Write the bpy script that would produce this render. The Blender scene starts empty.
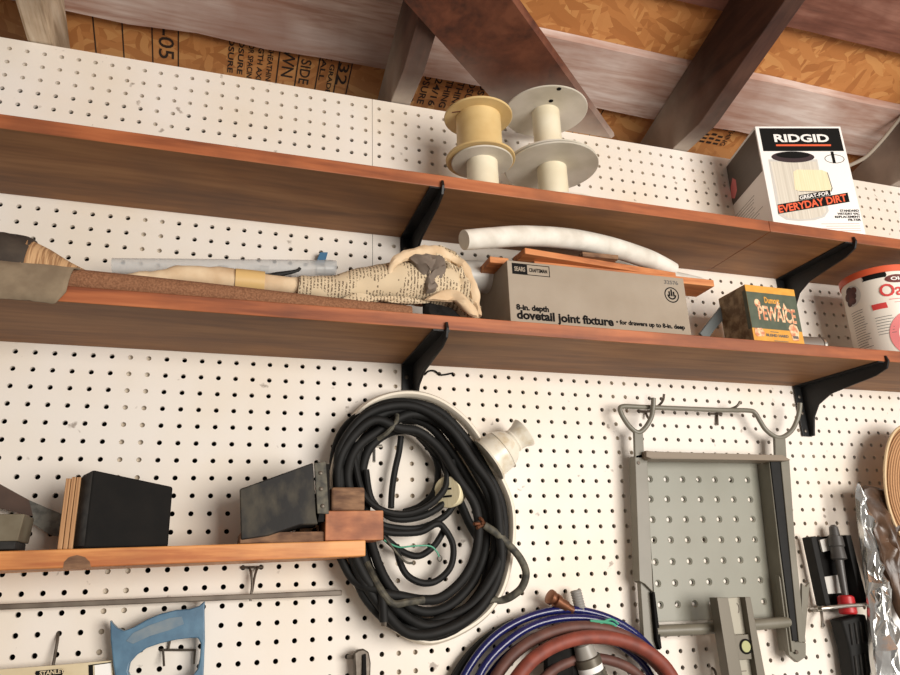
import bpy, math, random
from mathutils import Vector, Matrix, noise
from mathutils.geometry import tessellate_polygon
random.seed(7)
U = 0.0254            # everything is laid out in inches: (c, d, h) = along the wall, out from the wall, up
EYE = 1.6
CAM = (10.6210, 13.1832, -45.0559)
ROT = ((0.9503853, 0.03508476, -0.30909035), (0.06588828, 0.94837174, 0.31024147), (0.3040173, -0.31521436, 0.89900689))
FPX = 735.804
Z0 = EYE + CAM[1] * U

def w(p):             # inches -> world metres
    return Vector((p[0] * U, -p[1] * U, Z0 + p[2] * U))

def ray(x, y):
    a = ((x - 450) / FPX, (y - 337.5) / FPX, 1.0)
    return [sum(ROT[i][k] * a[i] for i in range(3)) for k in range(3)]
def D(x, y, d):       # point seen at a photograph position, at distance d (inches) from the wall
    v = ray(x, y); t = (-d - CAM[2]) / v[2]
    return Vector((CAM[0] + t * v[0], d, -(CAM[1] + t * v[1])))
def H(x, y, h, s=0.0):  # on the plane h + s*d
    v = ray(x, y); t = (-CAM[1] - h + s * CAM[2]) / (v[1] - s * v[2])
    return Vector((CAM[0] + t * v[0], -(CAM[2] + t * v[2]), -(CAM[1] + t * v[1])))

# ------------------------------------------------------------------ materials
def lin(c):
    return tuple(((v / 255) / 12.92 if v / 255 <= 0.04045 else ((v / 255 + 0.055) / 1.055) ** 2.4) for v in c) + (1,)
MATS = {}
def base(name, rough=0.6, metal=0.0):
    m = bpy.data.materials.new(name); m.use_nodes = True
    nt = m.node_tree; b = nt.nodes['Principled BSDF']
    b.inputs['Roughness'].default_value = rough; b.inputs['Metallic'].default_value = metal
    return m, nt, b
def plain(name, c, rough=0.6, metal=0.0, c2=None, scale=60, bump=0.0, stretch=(1, 1, 1), lo=0.35, hi=0.65, alpha=None, spec=None, detail=4):
    m, nt, b = base(name, rough, metal); N = nt.nodes; L = nt.links
    b.inputs['Base Color'].default_value = lin(c)
    if spec is not None: b.inputs['Specular IOR Level'].default_value = spec
    tc = N.new('ShaderNodeTexCoord'); mp = N.new('ShaderNodeMapping'); mp.inputs['Scale'].default_value = stretch
    L.new(tc.outputs['Object'], mp.inputs['Vector'])
    ns = N.new('ShaderNodeTexNoise'); ns.inputs['Scale'].default_value = scale; ns.inputs['Detail'].default_value = detail
    L.new(mp.outputs['Vector'], ns.inputs['Vector'])
    if c2:
        r = N.new('ShaderNodeValToRGB'); r.color_ramp.elements[0].position = lo; r.color_ramp.elements[1].position = hi
        r.color_ramp.elements[0].color = lin(c2); r.color_ramp.elements[1].color = lin(c)
        L.new(ns.outputs['Fac'], r.inputs['Fac']); L.new(r.outputs['Color'], b.inputs['Base Color'])
    if name == 'white_pegboard':      # small scuffs and specks
        n5 = N.new('ShaderNodeTexNoise'); n5.inputs['Scale'].default_value = 38; n5.inputs['Detail'].default_value = 5; L.new(tc.outputs['Object'], n5.inputs['Vector'])
        r5 = N.new('ShaderNodeValToRGB'); r5.color_ramp.elements[0].position = 0.69; r5.color_ramp.elements[1].position = 0.74; r5.color_ramp.elements[1].color = (0.7,) * 3 + (1,)
        L.new(n5.outputs['Fac'], r5.inputs['Fac'])
        m5 = N.new('ShaderNodeMix'); m5.data_type = 'RGBA'; m5.inputs['B'].default_value = lin((120, 104, 90))
        L.new(r5.outputs['Color'], m5.inputs['Factor']); L.new(r.outputs['Color'], m5.inputs['A']); L.new(m5.outputs['Result'], b.inputs['Base Color'])
    if bump:
        bp = N.new('ShaderNodeBump'); bp.inputs['Strength'].default_value = bump; bp.inputs['Distance'].default_value = 0.002
        L.new(ns.outputs['Fac'], bp.inputs['Height']); L.new(bp.outputs['Normal'], b.inputs['Normal'])
    if alpha is not None: b.inputs['Alpha'].default_value = alpha
    return m
def wood(name, c, c2, c3, rough=0.5, grain=(1.2, 22, 22), scale=2.6, coarse=7, knots=0.0, dirt=None, dirt_amt=0.5, dirt_scale=5, spray=None):
    """grain runs along the axis with the small factor"""
    m, nt, b = base(name, rough); N = nt.nodes; L = nt.links
    tc = N.new('ShaderNodeTexCoord'); mp = N.new('ShaderNodeMapping'); mp.inputs['Scale'].default_value = grain
    L.new(tc.outputs['Object'], mp.inputs['Vector'])
    n1 = N.new('ShaderNodeTexNoise'); n1.inputs['Scale'].default_value = scale; n1.inputs['Detail'].default_value = 6; n1.inputs['Distortion'].default_value = 1.2
    n2 = N.new('ShaderNodeTexNoise'); n2.inputs['Scale'].default_value = scale * coarse; n2.inputs['Detail'].default_value = 3
    L.new(mp.outputs['Vector'], n1.inputs['Vector']); L.new(mp.outputs['Vector'], n2.inputs['Vector'])
    mx = N.new('ShaderNodeMath'); mx.operation = 'MULTIPLY_ADD'; mx.inputs[1].default_value = 0.35
    L.new(n2.outputs['Fac'], mx.inputs[0]); L.new(n1.outputs['Fac'], mx.inputs[2])
    r = N.new('ShaderNodeValToRGB'); e = r.color_ramp.elements
    e[0].position = 0.48; e[0].color = lin(c2); e[1].position = 0.86; e[1].color = lin(c3)
    k = e.new(0.66); k.color = lin(c)
    L.new(mx.outputs[0], r.inputs['Fac'])
    out = r.outputs['Color']
    if dirt:
        n3 = N.new('ShaderNodeTexNoise'); n3.inputs['Scale'].default_value = dirt_scale; n3.inputs['Detail'].default_value = 5
        L.new(tc.outputs['Object'], n3.inputs['Vector'])
        r3 = N.new('ShaderNodeValToRGB'); r3.color_ramp.elements[0].position = 0.42; r3.color_ramp.elements[1].position = 0.62
        r3.color_ramp.elements[1].color = (dirt_amt,) * 3 + (1,)
        L.new(n3.outputs['Fac'], r3.inputs['Fac'])
        mi = N.new('ShaderNodeMix'); mi.data_type = 'RGBA'; mi.inputs['B'].default_value = lin(dirt)
        L.new(r3.outputs['Color'], mi.inputs['Factor']); L.new(out, mi.inputs['A']); out = mi.outputs['Result']
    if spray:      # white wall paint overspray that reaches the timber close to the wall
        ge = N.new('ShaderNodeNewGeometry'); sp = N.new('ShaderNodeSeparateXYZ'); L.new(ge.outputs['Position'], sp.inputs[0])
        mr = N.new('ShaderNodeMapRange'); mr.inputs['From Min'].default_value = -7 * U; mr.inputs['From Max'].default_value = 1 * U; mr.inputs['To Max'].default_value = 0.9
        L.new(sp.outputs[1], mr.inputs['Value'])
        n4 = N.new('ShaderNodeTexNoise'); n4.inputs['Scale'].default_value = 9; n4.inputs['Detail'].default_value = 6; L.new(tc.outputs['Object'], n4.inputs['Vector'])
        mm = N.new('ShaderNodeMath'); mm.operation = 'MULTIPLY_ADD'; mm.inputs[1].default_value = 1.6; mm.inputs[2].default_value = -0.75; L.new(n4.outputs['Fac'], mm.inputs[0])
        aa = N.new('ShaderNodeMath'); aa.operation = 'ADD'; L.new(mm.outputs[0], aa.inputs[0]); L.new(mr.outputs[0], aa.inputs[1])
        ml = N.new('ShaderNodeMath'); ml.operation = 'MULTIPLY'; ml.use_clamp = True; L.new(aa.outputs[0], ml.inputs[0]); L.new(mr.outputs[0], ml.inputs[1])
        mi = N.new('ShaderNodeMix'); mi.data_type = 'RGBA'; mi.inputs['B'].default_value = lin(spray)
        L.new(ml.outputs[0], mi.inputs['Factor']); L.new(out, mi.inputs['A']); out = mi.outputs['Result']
    L.new(out, b.inputs['Base Color'])
    bp = N.new('ShaderNodeBump'); bp.inputs['Strength'].default_value = 0.25; bp.inputs['Distance'].default_value = 0.001
    L.new(mx.outputs[0], bp.inputs['Height']); L.new(bp.outputs['Normal'], b.inputs['Normal'])
    return m
def osb(name):
    m, nt, b = base(name, 0.6); N = nt.nodes; L = nt.links
    tc = N.new('ShaderNodeTexCoord')
    outs = []
    for i, (ang, sc) in enumerate(((0.5, (16, 70, 1)), (1.6, (18, 80, 1)), (-0.35, (14, 66, 1)))):
        mp = N.new('ShaderNodeMapping'); mp.inputs['Rotation'].default_value = (0, 0, ang); mp.inputs['Scale'].default_value = (1, 1, 0.01)
        L.new(tc.outputs['Object'], mp.inputs['Vector'])
        nz = N.new('ShaderNodeTexNoise'); nz.inputs['Scale'].default_value = 14; nz.inputs['Detail'].default_value = 3
        L.new(mp.outputs['Vector'], nz.inputs['Vector'])
        ad = N.new('ShaderNodeVectorMath'); ad.operation = 'MULTIPLY_ADD'; ad.inputs[1].default_value = (0.03, 0.03, 0)
        L.new(nz.outputs['Color'], ad.inputs[0]); L.new(mp.outputs['Vector'], ad.inputs[2])
        m2 = N.new('ShaderNodeMapping'); m2.inputs['Scale'].default_value = sc; m2.inputs['Location'].default_value = (i * 3.3, i * 1.7, 0)
        L.new(ad.outputs[0], m2.inputs['Vector'])
        v = N.new('ShaderNodeTexVoronoi'); v.inputs['Scale'].default_value = 1.0; v.inputs['Randomness'].default_value = 1
        L.new(m2.outputs['Vector'], v.inputs['Vector'])
        r = N.new('ShaderNodeValToRGB'); e = r.color_ramp.elements
        e[0].position = 0.0; e[0].color = lin((172, 110, 58)); e[1].position = 1.0; e[1].color = lin((208, 152, 92))
        k = e.new(0.4); k.color = lin((188, 124, 68)); k = e.new(0.75); k.color = lin((200, 138, 80))
        sx = N.new('ShaderNodeSeparateColor'); L.new(v.outputs['Color'], sx.inputs[0]); L.new(sx.outputs[0], r.inputs['Fac'])
        outs.append((r.outputs['Color'], sx.outputs[1]))
    cur = outs[0][0]
    for i in (1, 2):
        g = N.new('ShaderNodeMath'); g.operation = 'GREATER_THAN'; g.inputs[1].default_value = 0.55
        L.new(outs[i][1], g.inputs[0])
        mi = N.new('ShaderNodeMix'); mi.data_type = 'RGBA'
        L.new(g.outputs[0], mi.inputs['Factor']); L.new(cur, mi.inputs['A']); L.new(outs[i][0], mi.inputs['B']); cur = mi.outputs['Result']
    L.new(cur, b.inputs['Base Color'])
    return m
def newsprint(name, paper=(206, 187, 156), ink=(112, 96, 76)):
    m, nt, b = base(name, 0.85); N = nt.nodes; L = nt.links
    tc = N.new('ShaderNodeTexCoord')
    wv = N.new('ShaderNodeTexWave'); wv.bands_direction = 'X'; wv.inputs['Scale'].default_value = 62; wv.inputs['Distortion'].default_value = 1.5; wv.inputs['Detail Scale'].default_value = 0.3
    L.new(tc.outputs['Object'], wv.inputs['Vector'])
    ns = N.new('ShaderNodeTexNoise'); ns.inputs['Scale'].default_value = 420; ns.inputs['Detail'].default_value = 1
    L.new(tc.outputs['Object'], ns.inputs['Vector'])
    big = N.new('ShaderNodeTexNoise'); big.inputs['Scale'].default_value = 30; L.new(tc.outputs['Object'], big.inputs['Vector'])
    g1 = N.new('ShaderNodeMath'); g1.operation = 'GREATER_THAN'; g1.inputs[1].default_value = 0.5; L.new(wv.outputs['Fac'], g1.inputs[0])
    g2 = N.new('ShaderNodeMath'); g2.operation = 'GREATER_THAN'; g2.inputs[1].default_value = 0.47; L.new(ns.outputs['Fac'], g2.inputs[0])
    g3 = N.new('ShaderNodeMath'); g3.operation = 'GREATER_THAN'; g3.inputs[1].default_value = 0.42; L.new(big.outputs['Fac'], g3.inputs[0])
    m1 = N.new('ShaderNodeMath'); m1.operation = 'MULTIPLY'; L.new(g1.outputs[0], m1.inputs[0]); L.new(g2.outputs[0], m1.inputs[1])
    m2 = N.new('ShaderNodeMath'); m2.operation = 'MULTIPLY'; L.new(m1.outputs[0], m2.inputs[0]); L.new(g3.outputs[0], m2.inputs[1])
    mi = N.new('ShaderNodeMix'); mi.data_type = 'RGBA'; mi.inputs['A'].default_value = lin(paper); mi.inputs['B'].default_value = lin(ink)
    L.new(m2.outputs[0], mi.inputs['Factor']); L.new(mi.outputs['Result'], b.inputs['Base Color'])
    return m
def rings(name, c, c2, scale=60):     # woven straw: rings around the object's centre
    m, nt, b = base(name, 0.8); N = nt.nodes; L = nt.links
    tc = N.new('ShaderNodeTexCoord'); mp = N.new('ShaderNodeMapping'); mp.inputs['Scale'].default_value = (1, 0.0, 0.82)
    L.new(tc.outputs['Object'], mp.inputs['Vector'])
    wv = N.new('ShaderNodeTexWave'); wv.wave_type = 'RINGS'; wv.rings_direction = 'SPHERICAL'; wv.inputs['Scale'].default_value = scale; wv.inputs['Distortion'].default_value = 0.6
    L.new(mp.outputs['Vector'], wv.inputs['Vector'])
    ns = N.new('ShaderNodeTexNoise'); ns.inputs['Scale'].default_value = 300; L.new(tc.outputs['Object'], ns.inputs['Vector'])
    ml = N.new('ShaderNodeMath'); ml.operation = 'MULTIPLY'; L.new(wv.outputs['Fac'], ml.inputs[0]); L.new(ns.outputs['Fac'], ml.inputs[1])
    r = N.new('ShaderNodeValToRGB'); r.color_ramp.elements[0].color = lin(c2); r.color_ramp.elements[1].color = lin(c); r.color_ramp.elements[1].position = 0.45
    L.new(ml.outputs[0], r.inputs['Fac']); L.new(r.outputs['Color'], b.inputs['Base Color'])
    bp = N.new('ShaderNodeBump'); bp.inputs['Strength'].default_value = 0.5; bp.inputs['Distance'].default_value = 0.002
    L.new(wv.outputs['Fac'], bp.inputs['Height']); L.new(bp.outputs['Normal'], b.inputs['Normal'])
    return m
def glassy(name, c, alpha, rough=0.15):
    m, nt, b = base(name, rough); b.inputs['Base Color'].default_value = lin(c); b.inputs['Alpha'].default_value = alpha
    b.inputs['Specular IOR Level'].default_value = 0.8
    return m

M = dict(
    peg=plain('white_pegboard', (230, 223, 214), 0.5, c2=(224, 212, 194), scale=4.5, lo=0.3, hi=0.6, detail=6),
    stud=plain('stud_wood', (206, 196, 180), 0.8, c2=(186, 172, 152), scale=10),
    dark=plain('cavity_shade_sheathing', (22, 17, 13), 0.95),  # cavity shade behind the peg holes is put into this near-black colour
    osb=osb('osb_flakes'),
    slat=wood('pale_roof_board', (200, 176, 164), (168, 132, 116), (222, 208, 200), 0.7, grain=(1.0, 10, 10), dirt=(150, 104, 84), dirt_amt=0.6, dirt_scale=4),
    slatred=wood('red_roof_board', (126, 80, 64), (92, 56, 44), (150, 106, 90), 0.7, grain=(1.0, 10, 10), dirt=(92, 50, 36), dirt_amt=0.8, dirt_scale=7),
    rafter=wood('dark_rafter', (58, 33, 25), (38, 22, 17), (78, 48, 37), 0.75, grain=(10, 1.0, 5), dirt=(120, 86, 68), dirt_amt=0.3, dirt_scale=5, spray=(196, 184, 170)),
    rafterpale=wood('pale_rafter', (196, 176, 150), (140, 118, 92), (214, 200, 178), 0.75, grain=(16, 1.2, 6), dirt=(120, 100, 78), dirt_amt=0.6, dirt_scale=8),
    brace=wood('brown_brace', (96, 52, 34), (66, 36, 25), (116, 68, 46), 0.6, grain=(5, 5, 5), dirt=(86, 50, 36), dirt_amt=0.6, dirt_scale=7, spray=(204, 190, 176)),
    shelf=wood('stained_shelf', (160, 90, 52), (122, 64, 36), (182, 110, 68), 0.5, grain=(0.9, 10, 10), scale=2.2, dirt=(100, 56, 36), dirt_amt=0.5, dirt_scale=9),
    shelfunder=wood('brown_shelf_underside', (134, 90, 50), (108, 70, 38), (156, 110, 66), 0.6, grain=(0.8, 7, 7), scale=2.2, dirt=(92, 64, 46), dirt_amt=0.4, dirt_scale=6),
    pine=wood('orange_pine', (214, 146, 84), (178, 104, 54), (228, 168, 108), 0.5, grain=(1.0, 12, 12), dirt=(150, 88, 50), dirt_amt=0.5, dirt_scale=10),
    redwood=wood('orange_brown_block', (176, 112, 72), (146, 86, 54), (198, 138, 96), 0.6, grain=(2, 8, 8), dirt=(110, 62, 40), dirt_amt=0.5, dirt_scale=30),
    brownwood=plain('weathered_wood', (140, 106, 78), 0.8, c2=(92, 64, 46), scale=40, stretch=(1, 3, 3)),
    ply=wood('ply_edge', (176, 132, 90), (118, 78, 48), (204, 164, 120), 0.7, grain=(60, 6, 1.0)),
    plank=wood('plank_orange', (190, 118, 68), (150, 84, 46), (210, 144, 92), 0.6, grain=(1.2, 12, 12)),
    black=plain('black_bracket_metal', (13, 13, 14), 0.5, bump=0.15, scale=200),
    rubber=plain('black_rubber', (24, 24, 23), 0.66, c2=(18, 18, 17), scale=50, bump=0.2, spec=0.3),
    rubbergrey=plain('worn_rubber', (96, 92, 78), 0.7, c2=(48, 47, 42), scale=90),
    blockface=plain('black_block_cover', (23, 21, 19), 0.85, c2=(17, 16, 15), scale=35, bump=0.3, spec=0.25),
    blockworn=plain('worn_black_cover', (27, 26, 25), 0.7, c2=(66, 61, 50), scale=34, bump=0.5, lo=0.32, hi=0.5, stretch=(1, 1, 0.6)),
    blockedge=plain('scuffed_black_edge', (48, 46, 43), 0.8, c2=(30, 29, 28), scale=120),
    ivory=plain('ivory_plastic', (232, 224, 200), 0.4, c2=(216, 204, 174), scale=12),
    ivorygrey=plain('greyed_ivory_plastic', (214, 208, 196), 0.45, c2=(190, 184, 168), scale=14),
    amber=plain('amber_plastic', (216, 190, 136), 0.45, c2=(204, 174, 118), scale=20),
    foam=plain('white_foam', (226, 222, 212), 0.8, c2=(204, 198, 186), scale=30, bump=0.3),
    kraft=plain('grey_brown_carton', (158, 146, 130), 0.75, c2=(148, 135, 118), scale=12),
    ink=plain('black_ink', (20, 19, 18), 0.8, spec=0.15), inkgrey=plain('grey_ink', (96, 92, 88), 0.7),
    white=plain('white_card', (238, 236, 232), 0.5), red=plain('red_ink', (206, 62, 60), 0.6),
    orange=plain('orange_ink', (226, 92, 52), 0.6), pink=plain('pink_ink', (222, 128, 128), 0.6), peach=plain('pale_red_ink', (222, 176, 166), 0.6),
    cream=plain('cream_print', (232, 222, 188), 0.6, c2=(220, 208, 168), scale=500, stretch=(1, 1, 0.02)),
    greyprint=plain('light_grey_print', (198, 196, 190), 0.6), darkprint=plain('dark_grey_print', (92, 84, 76), 0.5), plum=plain('dark_plum_print', (46, 30, 36), 0.5),
    tingreen=plain('green_tin_paint', (84, 93, 76), 0.4, c2=(72, 82, 66), scale=60), tinyellow=plain('yellow_tin_paint', (218, 160, 66), 0.4, c2=(206, 146, 56), scale=60),
    tinrust=plain('rusted_tin_side', (164, 146, 114), 0.6, c2=(112, 90, 62), scale=70, lo=0.4, hi=0.6), tinletter=plain('peach_tin_letters', (232, 200, 160), 0.5, c2=(196, 124, 88), scale=150, lo=0.4, hi=0.6),
    lid=plain('orange_red_lid', (214, 92, 56), 0.4), darkred=plain('dark_red_print', (96, 34, 30), 0.5),
    paperbag=newsprint('newsprint'), kraftpaper=plain('tan_paper', (220, 197, 164), 0.85, c2=(196, 166, 130), scale=25, bump=0.4),
    tape=plain('yellowed_tape', (210, 176, 118), 0.35), greycloth=plain('grey_brown_lining', (124, 112, 100), 0.85, c2=(104, 92, 82), scale=40, bump=0.5),
    suede=plain('grey_brown_suede', (136, 120, 98), 0.95, c2=(122, 106, 86), scale=60, bump=0.4),
    rustroll=plain('rust_brown_grit', (150, 106, 76), 0.9, c2=(118, 78, 52), scale=420, bump=0.3),
    corrug=plain('ribbed_cardboard', (196, 158, 116), 0.85, c2=(150, 112, 76), scale=34, stretch=(12, 0.6, 0.6), lo=0.42, hi=0.55, bump=0.6),
    darkcloth=plain('dark_stained_wrap', (74, 64, 54), 0.85, c2=(52, 44, 38), scale=30, bump=0.5),
    clear=glassy('clear_plastic', (200, 202, 202), 0.45), pvc=plain('white_grey_tube', (214, 212, 206), 0.4, c2=(200, 198, 190), scale=10),
    bluep=plain('blue_plastic', (58, 106, 140), 0.5), slatemetal=plain('blue_grey_strap', (92, 98, 98), 0.5),
    grey=plain('grey_painted_metal', (122, 118, 106), 0.4, c2=(110, 106, 93), scale=15), greyplate=plain('grey_perforated_plate', (140, 140, 128), 0.42, c2=(132, 131, 118), scale=8),
    steel=plain('bright_steel', (190, 186, 178), 0.3, 0.9), darksteel=plain('dull_steel', (108, 100, 90), 0.45, 0.5, c2=(78, 68, 58), scale=60),
    rod=plain('grey_rod', (120, 110, 98), 0.5, 0.3, c2=(98, 88, 78), scale=30), level=plain('level_grey', (98, 92, 80), 0.4, 0.3), levelpale=plain('level_pale_face', (150, 145, 130), 0.45, 0.2),
    vial=plain('yellow_green_vial', (168, 170, 122), 0.2), bluesaw=plain('blue_saw_paint', (88, 124, 148), 0.4, c2=(70, 102, 126), scale=40, bump=0.2),
    greysaw=plain('worn_grey_patch', (120, 132, 138), 0.5, c2=(92, 116, 134), scale=50), creamsaw=plain('cream_strip', (214, 200, 168), 0.5, c2=(200, 184, 150), scale=20),
    bluehose=plain('navy_blue_hose', (24, 28, 84), 0.2), redhose=plain('red_brown_hose', (138, 66, 50), 0.6, c2=(112, 52, 40), scale=50), brownhose=plain('dusty_brown_hose', (104, 66, 56), 0.6, c2=(84, 52, 44), scale=50),
    copper=plain('copper_fitting', (132, 88, 64), 0.35, 0.7), green=plain('green_twist', (70, 156, 124), 0.5), conduit=plain('conduit_grey', (150, 140, 126), 0.5),
    porcelain=plain('white_socket', (224, 218, 202), 0.3, c2=(200, 184, 154), scale=40, lo=0.3, hi=0.5), whitecord=plain('white_cord', (226, 216, 198), 0.5),
    foil=plain('silver_foil', (206, 206, 204), 0.22, 0.9, bump=0.6, scale=30), brownbag=plain('brown_bag', (92, 68, 50), 0.35, c2=(50, 36, 26), scale=25, bump=0.8),
    straw=rings('woven_straw', (196, 150, 106), (158, 114, 78), 95), orangep=plain('orange_plastic', (222, 92, 34), 0.5),
    blade=plain('brown_blade', (88, 66, 54), 0.5, c2=(70, 52, 42), scale=25), bladegrey=plain('paint_spattered_blade', (122, 122, 114), 0.6, c2=(74, 74, 70), scale=60, lo=0.4, hi=0.6),
    bluegrey=plain('grey_stone', (112, 104, 86), 0.8, c2=(98, 88, 70), scale=40), darkcan=plain('scuffed_canister', (120, 112, 104), 0.5, 0.2), fruit=plain('brown_fruit_print', (104, 56, 48), 0.6, c2=(60, 28, 26), scale=80), redcollar=plain('red_plastic', (176, 34, 38), 0.4),
)

# ------------------------------------------------------------------ mesh helpers
col = bpy.context.scene.collection
class MB:
    def __init__(s): s.v = []; s.f = []; s.m = []; s.mi = 0
    def add(s, vs, fs):
        o = len(s.v); s.v += [Vector(v) for v in vs]; s.f += [tuple(i + o for i in f) for f in fs]; s.m += [s.mi] * len(fs); return s
    def box(s, c0, c1, d0, d1, h0, h1):
        return s.add([(c0, d0, h0), (c1, d0, h0), (c1, d1, h0), (c0, d1, h0), (c0, d0, h1), (c1, d0, h1), (c1, d1, h1), (c0, d1, h1)],
                     [(0, 3, 2, 1), (4, 5, 6, 7), (0, 1, 5, 4), (1, 2, 6, 5), (2, 3, 7, 6), (3, 0, 4, 7)])
    def ebox(s, o, a, b, c):          # corner + three edge vectors
        o, a, b, c = map(Vector, (o, a, b, c))
        return s.add([o, o + a, o + a + b, o + b, o + c, o + a + c, o + a + b + c, o + b + c],
                     [(0, 3, 2, 1), (4, 5, 6, 7), (0, 1, 5, 4), (1, 2, 6, 5), (2, 3, 7, 6), (3, 0, 4, 7)])
    def prism(s, pts, ext, hole=None):      # planar polygon pushed along ext
        pts = [Vector(p) for p in pts]; ext = Vector(ext); n = len(pts)
        if hole:
            hp = [Vector(p) for p in hole]; m = len(hp)
            o = len(s.v); s.v += pts + hp + [p + ext for p in pts] + [p + ext for p in hp]
            tri = tessellate_polygon([pts, hp])
            fs = [tuple(t) for t in tri] + [tuple(i + n + m for i in t) for t in tri]
            for k in range(n): j = (k + 1) % n; fs.append((k, j, j + n + m, k + n + m))
            for k in range(m): j = (k + 1) % m; fs.append((n + k, n + j, n + j + n + m, n + k + n + m))
            s.f += [tuple(i + o for i in f) for f in fs]; s.m += [s.mi] * len(fs); return s
        return s.add(pts + [p + ext for p in pts], [tuple(range(n)), tuple(range(2 * n - 1, n - 1, -1))] + [(k, (k + 1) % n, (k + 1) % n + n, k + n) for k in range(n)])
    def tube(s, pts, r, seg=12, closed=False, smooth=0, squash=None, cap=True):
        pts = [Vector(p) for p in pts]
        rr = list(r) if isinstance(r, (list, tuple)) else [r] * len(pts)
        if smooth: pts, rr = catmull(pts, rr, smooth, closed)
        n = len(pts); fr = []
        up = None
        for i in range(n):
            a = pts[(i - 1) % n] if (closed or i) else pts[i]; b = pts[(i + 1) % n] if (closed or i < n - 1) else pts[i]
            t = (b - a).normalized()
            if up is None:
                up = Vector((0, 1, 0)) if abs(t.y) < 0.9 else Vector((0, 0, 1))
            x = t.cross(up).normalized(); y = x.cross(t).normalized(); up = y
            fr.append((x, y))
        vs = []
        for i in range(n):
            x, y = fr[i]
            for k in range(seg):
                a = 2 * math.pi * k / seg; q = squash or 1
                vs.append(pts[i] + x * math.cos(a) * rr[i] + y * math.sin(a) * rr[i] * q)
        fs = []
        for i in range(n if closed else n - 1):
            j = (i + 1) % n
            sh = 0
            for k in range(seg):
                k2 = (k + 1) % seg
                fs.append((i * seg + k, i * seg + k2, j * seg + k2, j * seg + k))
        if not closed and cap:
            fs.append(tuple(range(seg - 1, -1, -1))); fs.append(tuple(range((n - 1) * seg, n * seg)))
        return s.add(vs, fs)
    def lathe(s, o, ax, prof, seg=40):
        o = Vector(o); ax = Vector(ax).normalized()
        x = ax.cross(Vector((0, 1, 0)) if abs(ax.y) < 0.8 else Vector((1, 0, 0))).normalized(); y = ax.cross(x)
        vs = []; fs = []
        for t, r in prof:
            for k in range(seg):
                a = 2 * math.pi * k / seg; vs.append(o + ax * t + (x * math.cos(a) + y * math.sin(a)) * r)
        for i in range(len(prof) - 1):
            for k in range(seg):
                k2 = (k + 1) % seg; fs.append((i * seg + k, i * seg + k2, (i + 1) * seg + k2, (i + 1) * seg + k))
        fs.append(tuple(range(seg - 1, -1, -1))); fs.append(tuple(range((len(prof) - 1) * seg, len(prof) * seg)))
        return s.add(vs, fs)
    def pillow(s, pts, thick, n=6, amp=0.0, fr=1.0, sub=3, nrm=(0, 1, 0), back=0.3, power=0.5, seed=0):
        """closed lump with the given outline: front bulges by thick, back by back*thick"""
        pts = [Vector(p) for p in pts]; nrm = Vector(nrm).normalized()
        pts, _ = catmull(pts, [1] * len(pts), sub, True)
        c = sum(pts, Vector()) / len(pts); m = len(pts); vs = []; fs = []
        for side in (1, -back):
            for k in range(1, n + 1):
                q = k / n
                for p in pts:
                    v = c + (p - c) * (1 - (1 - q) ** 1.4)
                    if k == n: v = p.copy()
                    b = max(0, 1 - q * q) ** power * thick * side
                    nz = noise.noise(v * fr + Vector((seed, 0, 0))) * amp * (1 - q ** 4) * (1 if side > 0 else 0.2)
                    vs.append(v + nrm * (b + nz))
        cf = len(vs); vs += [c + nrm * thick, c - nrm * thick * back]
        for sd in (0, 1):
            o = sd * n * m
            for k in range(n - 1):
                for i in range(m):
                    j = (i + 1) % m; f = (o + k * m + i, o + (k + 1) * m + i, o + (k + 1) * m + j, o + k * m + j)
                    fs.append(f if sd else f[::-1])
            for i in range(m):
                j = (i + 1) % m; f = (cf + sd, o + i, o + j); fs.append(f if sd else f[::-1])
        o = len(s.v)
        # weld the two rims
        remap = list(range(len(vs)))
        for i in range(m): remap[n * m + (n - 1) * m + i] = (n - 1) * m + i
        fs = [tuple(remap[i] for i in f) for f in fs]
        return s.add(vs, fs)
    def loft(s, rows, closed=False):
        n = len(rows[0]); vs = [p for r in rows for p in r]; fs = []
        for i in range(len(rows) - 1):
            for k in range(n - 1):
                fs.append((i * n + k, i * n + k + 1, (i + 1) * n + k + 1, (i + 1) * n + k))
        return s.add(vs, fs)
    def build(s, name, mats, parent=None, origin=None, bevel=0, smooth=True, solid=0, angle=35, segs=2):
        vs = [w(v) for v in s.v]
        if parent is not None and origin is None: org = Vector(parent.matrix_world.translation) if parent.parent is None else parent_world(parent)
        elif origin is not None: org = w(origin)
        else:
            lo = Vector([min(v[i] for v in vs) for i in range(3)]); hi = Vector([max(v[i] for v in vs) for i in range(3)])
            org = Vector(((lo.x + hi.x) / 2, (lo.y + hi.y) / 2, lo.z))
        me = bpy.data.meshes.new(name); me.from_pydata([v - org for v in vs], [], s.f); me.update()
        mats = mats if isinstance(mats, (list, tuple)) else [mats]
        for m in mats: me.materials.append(M[m] if isinstance(m, str) else m)
        if len(mats) > 1: me.polygons.foreach_set('material_index', s.m)
        import bmesh
        bm = bmesh.new(); bm.from_mesh(me); bmesh.ops.recalc_face_normals(bm, faces=bm.faces); bm.to_mesh(me); bm.free()
        if smooth:
            me.polygons.foreach_set('use_smooth', [True] * len(me.polygons)); me.set_sharp_from_angle(angle=math.radians(angle))
        o = bpy.data.objects.new(name, me); col.objects.link(o)
        if parent is not None:
            o.parent = parent; WORLD[o] = org; o.location = org - parent_world(parent)
        else:
            o.location = org; WORLD[o] = org
        if solid:
            md = o.modifiers.new('solid', 'SOLIDIFY'); md.thickness = solid * U; md.offset = 0
        if bevel:
            md = o.modifiers.new('bevel', 'BEVEL'); md.width = bevel * U; md.segments = segs; md.limit_method = 'ANGLE'; md.angle_limit = math.radians(40)
        return o
WORLD = {}
def parent_world(o): return WORLD[o]
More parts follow.
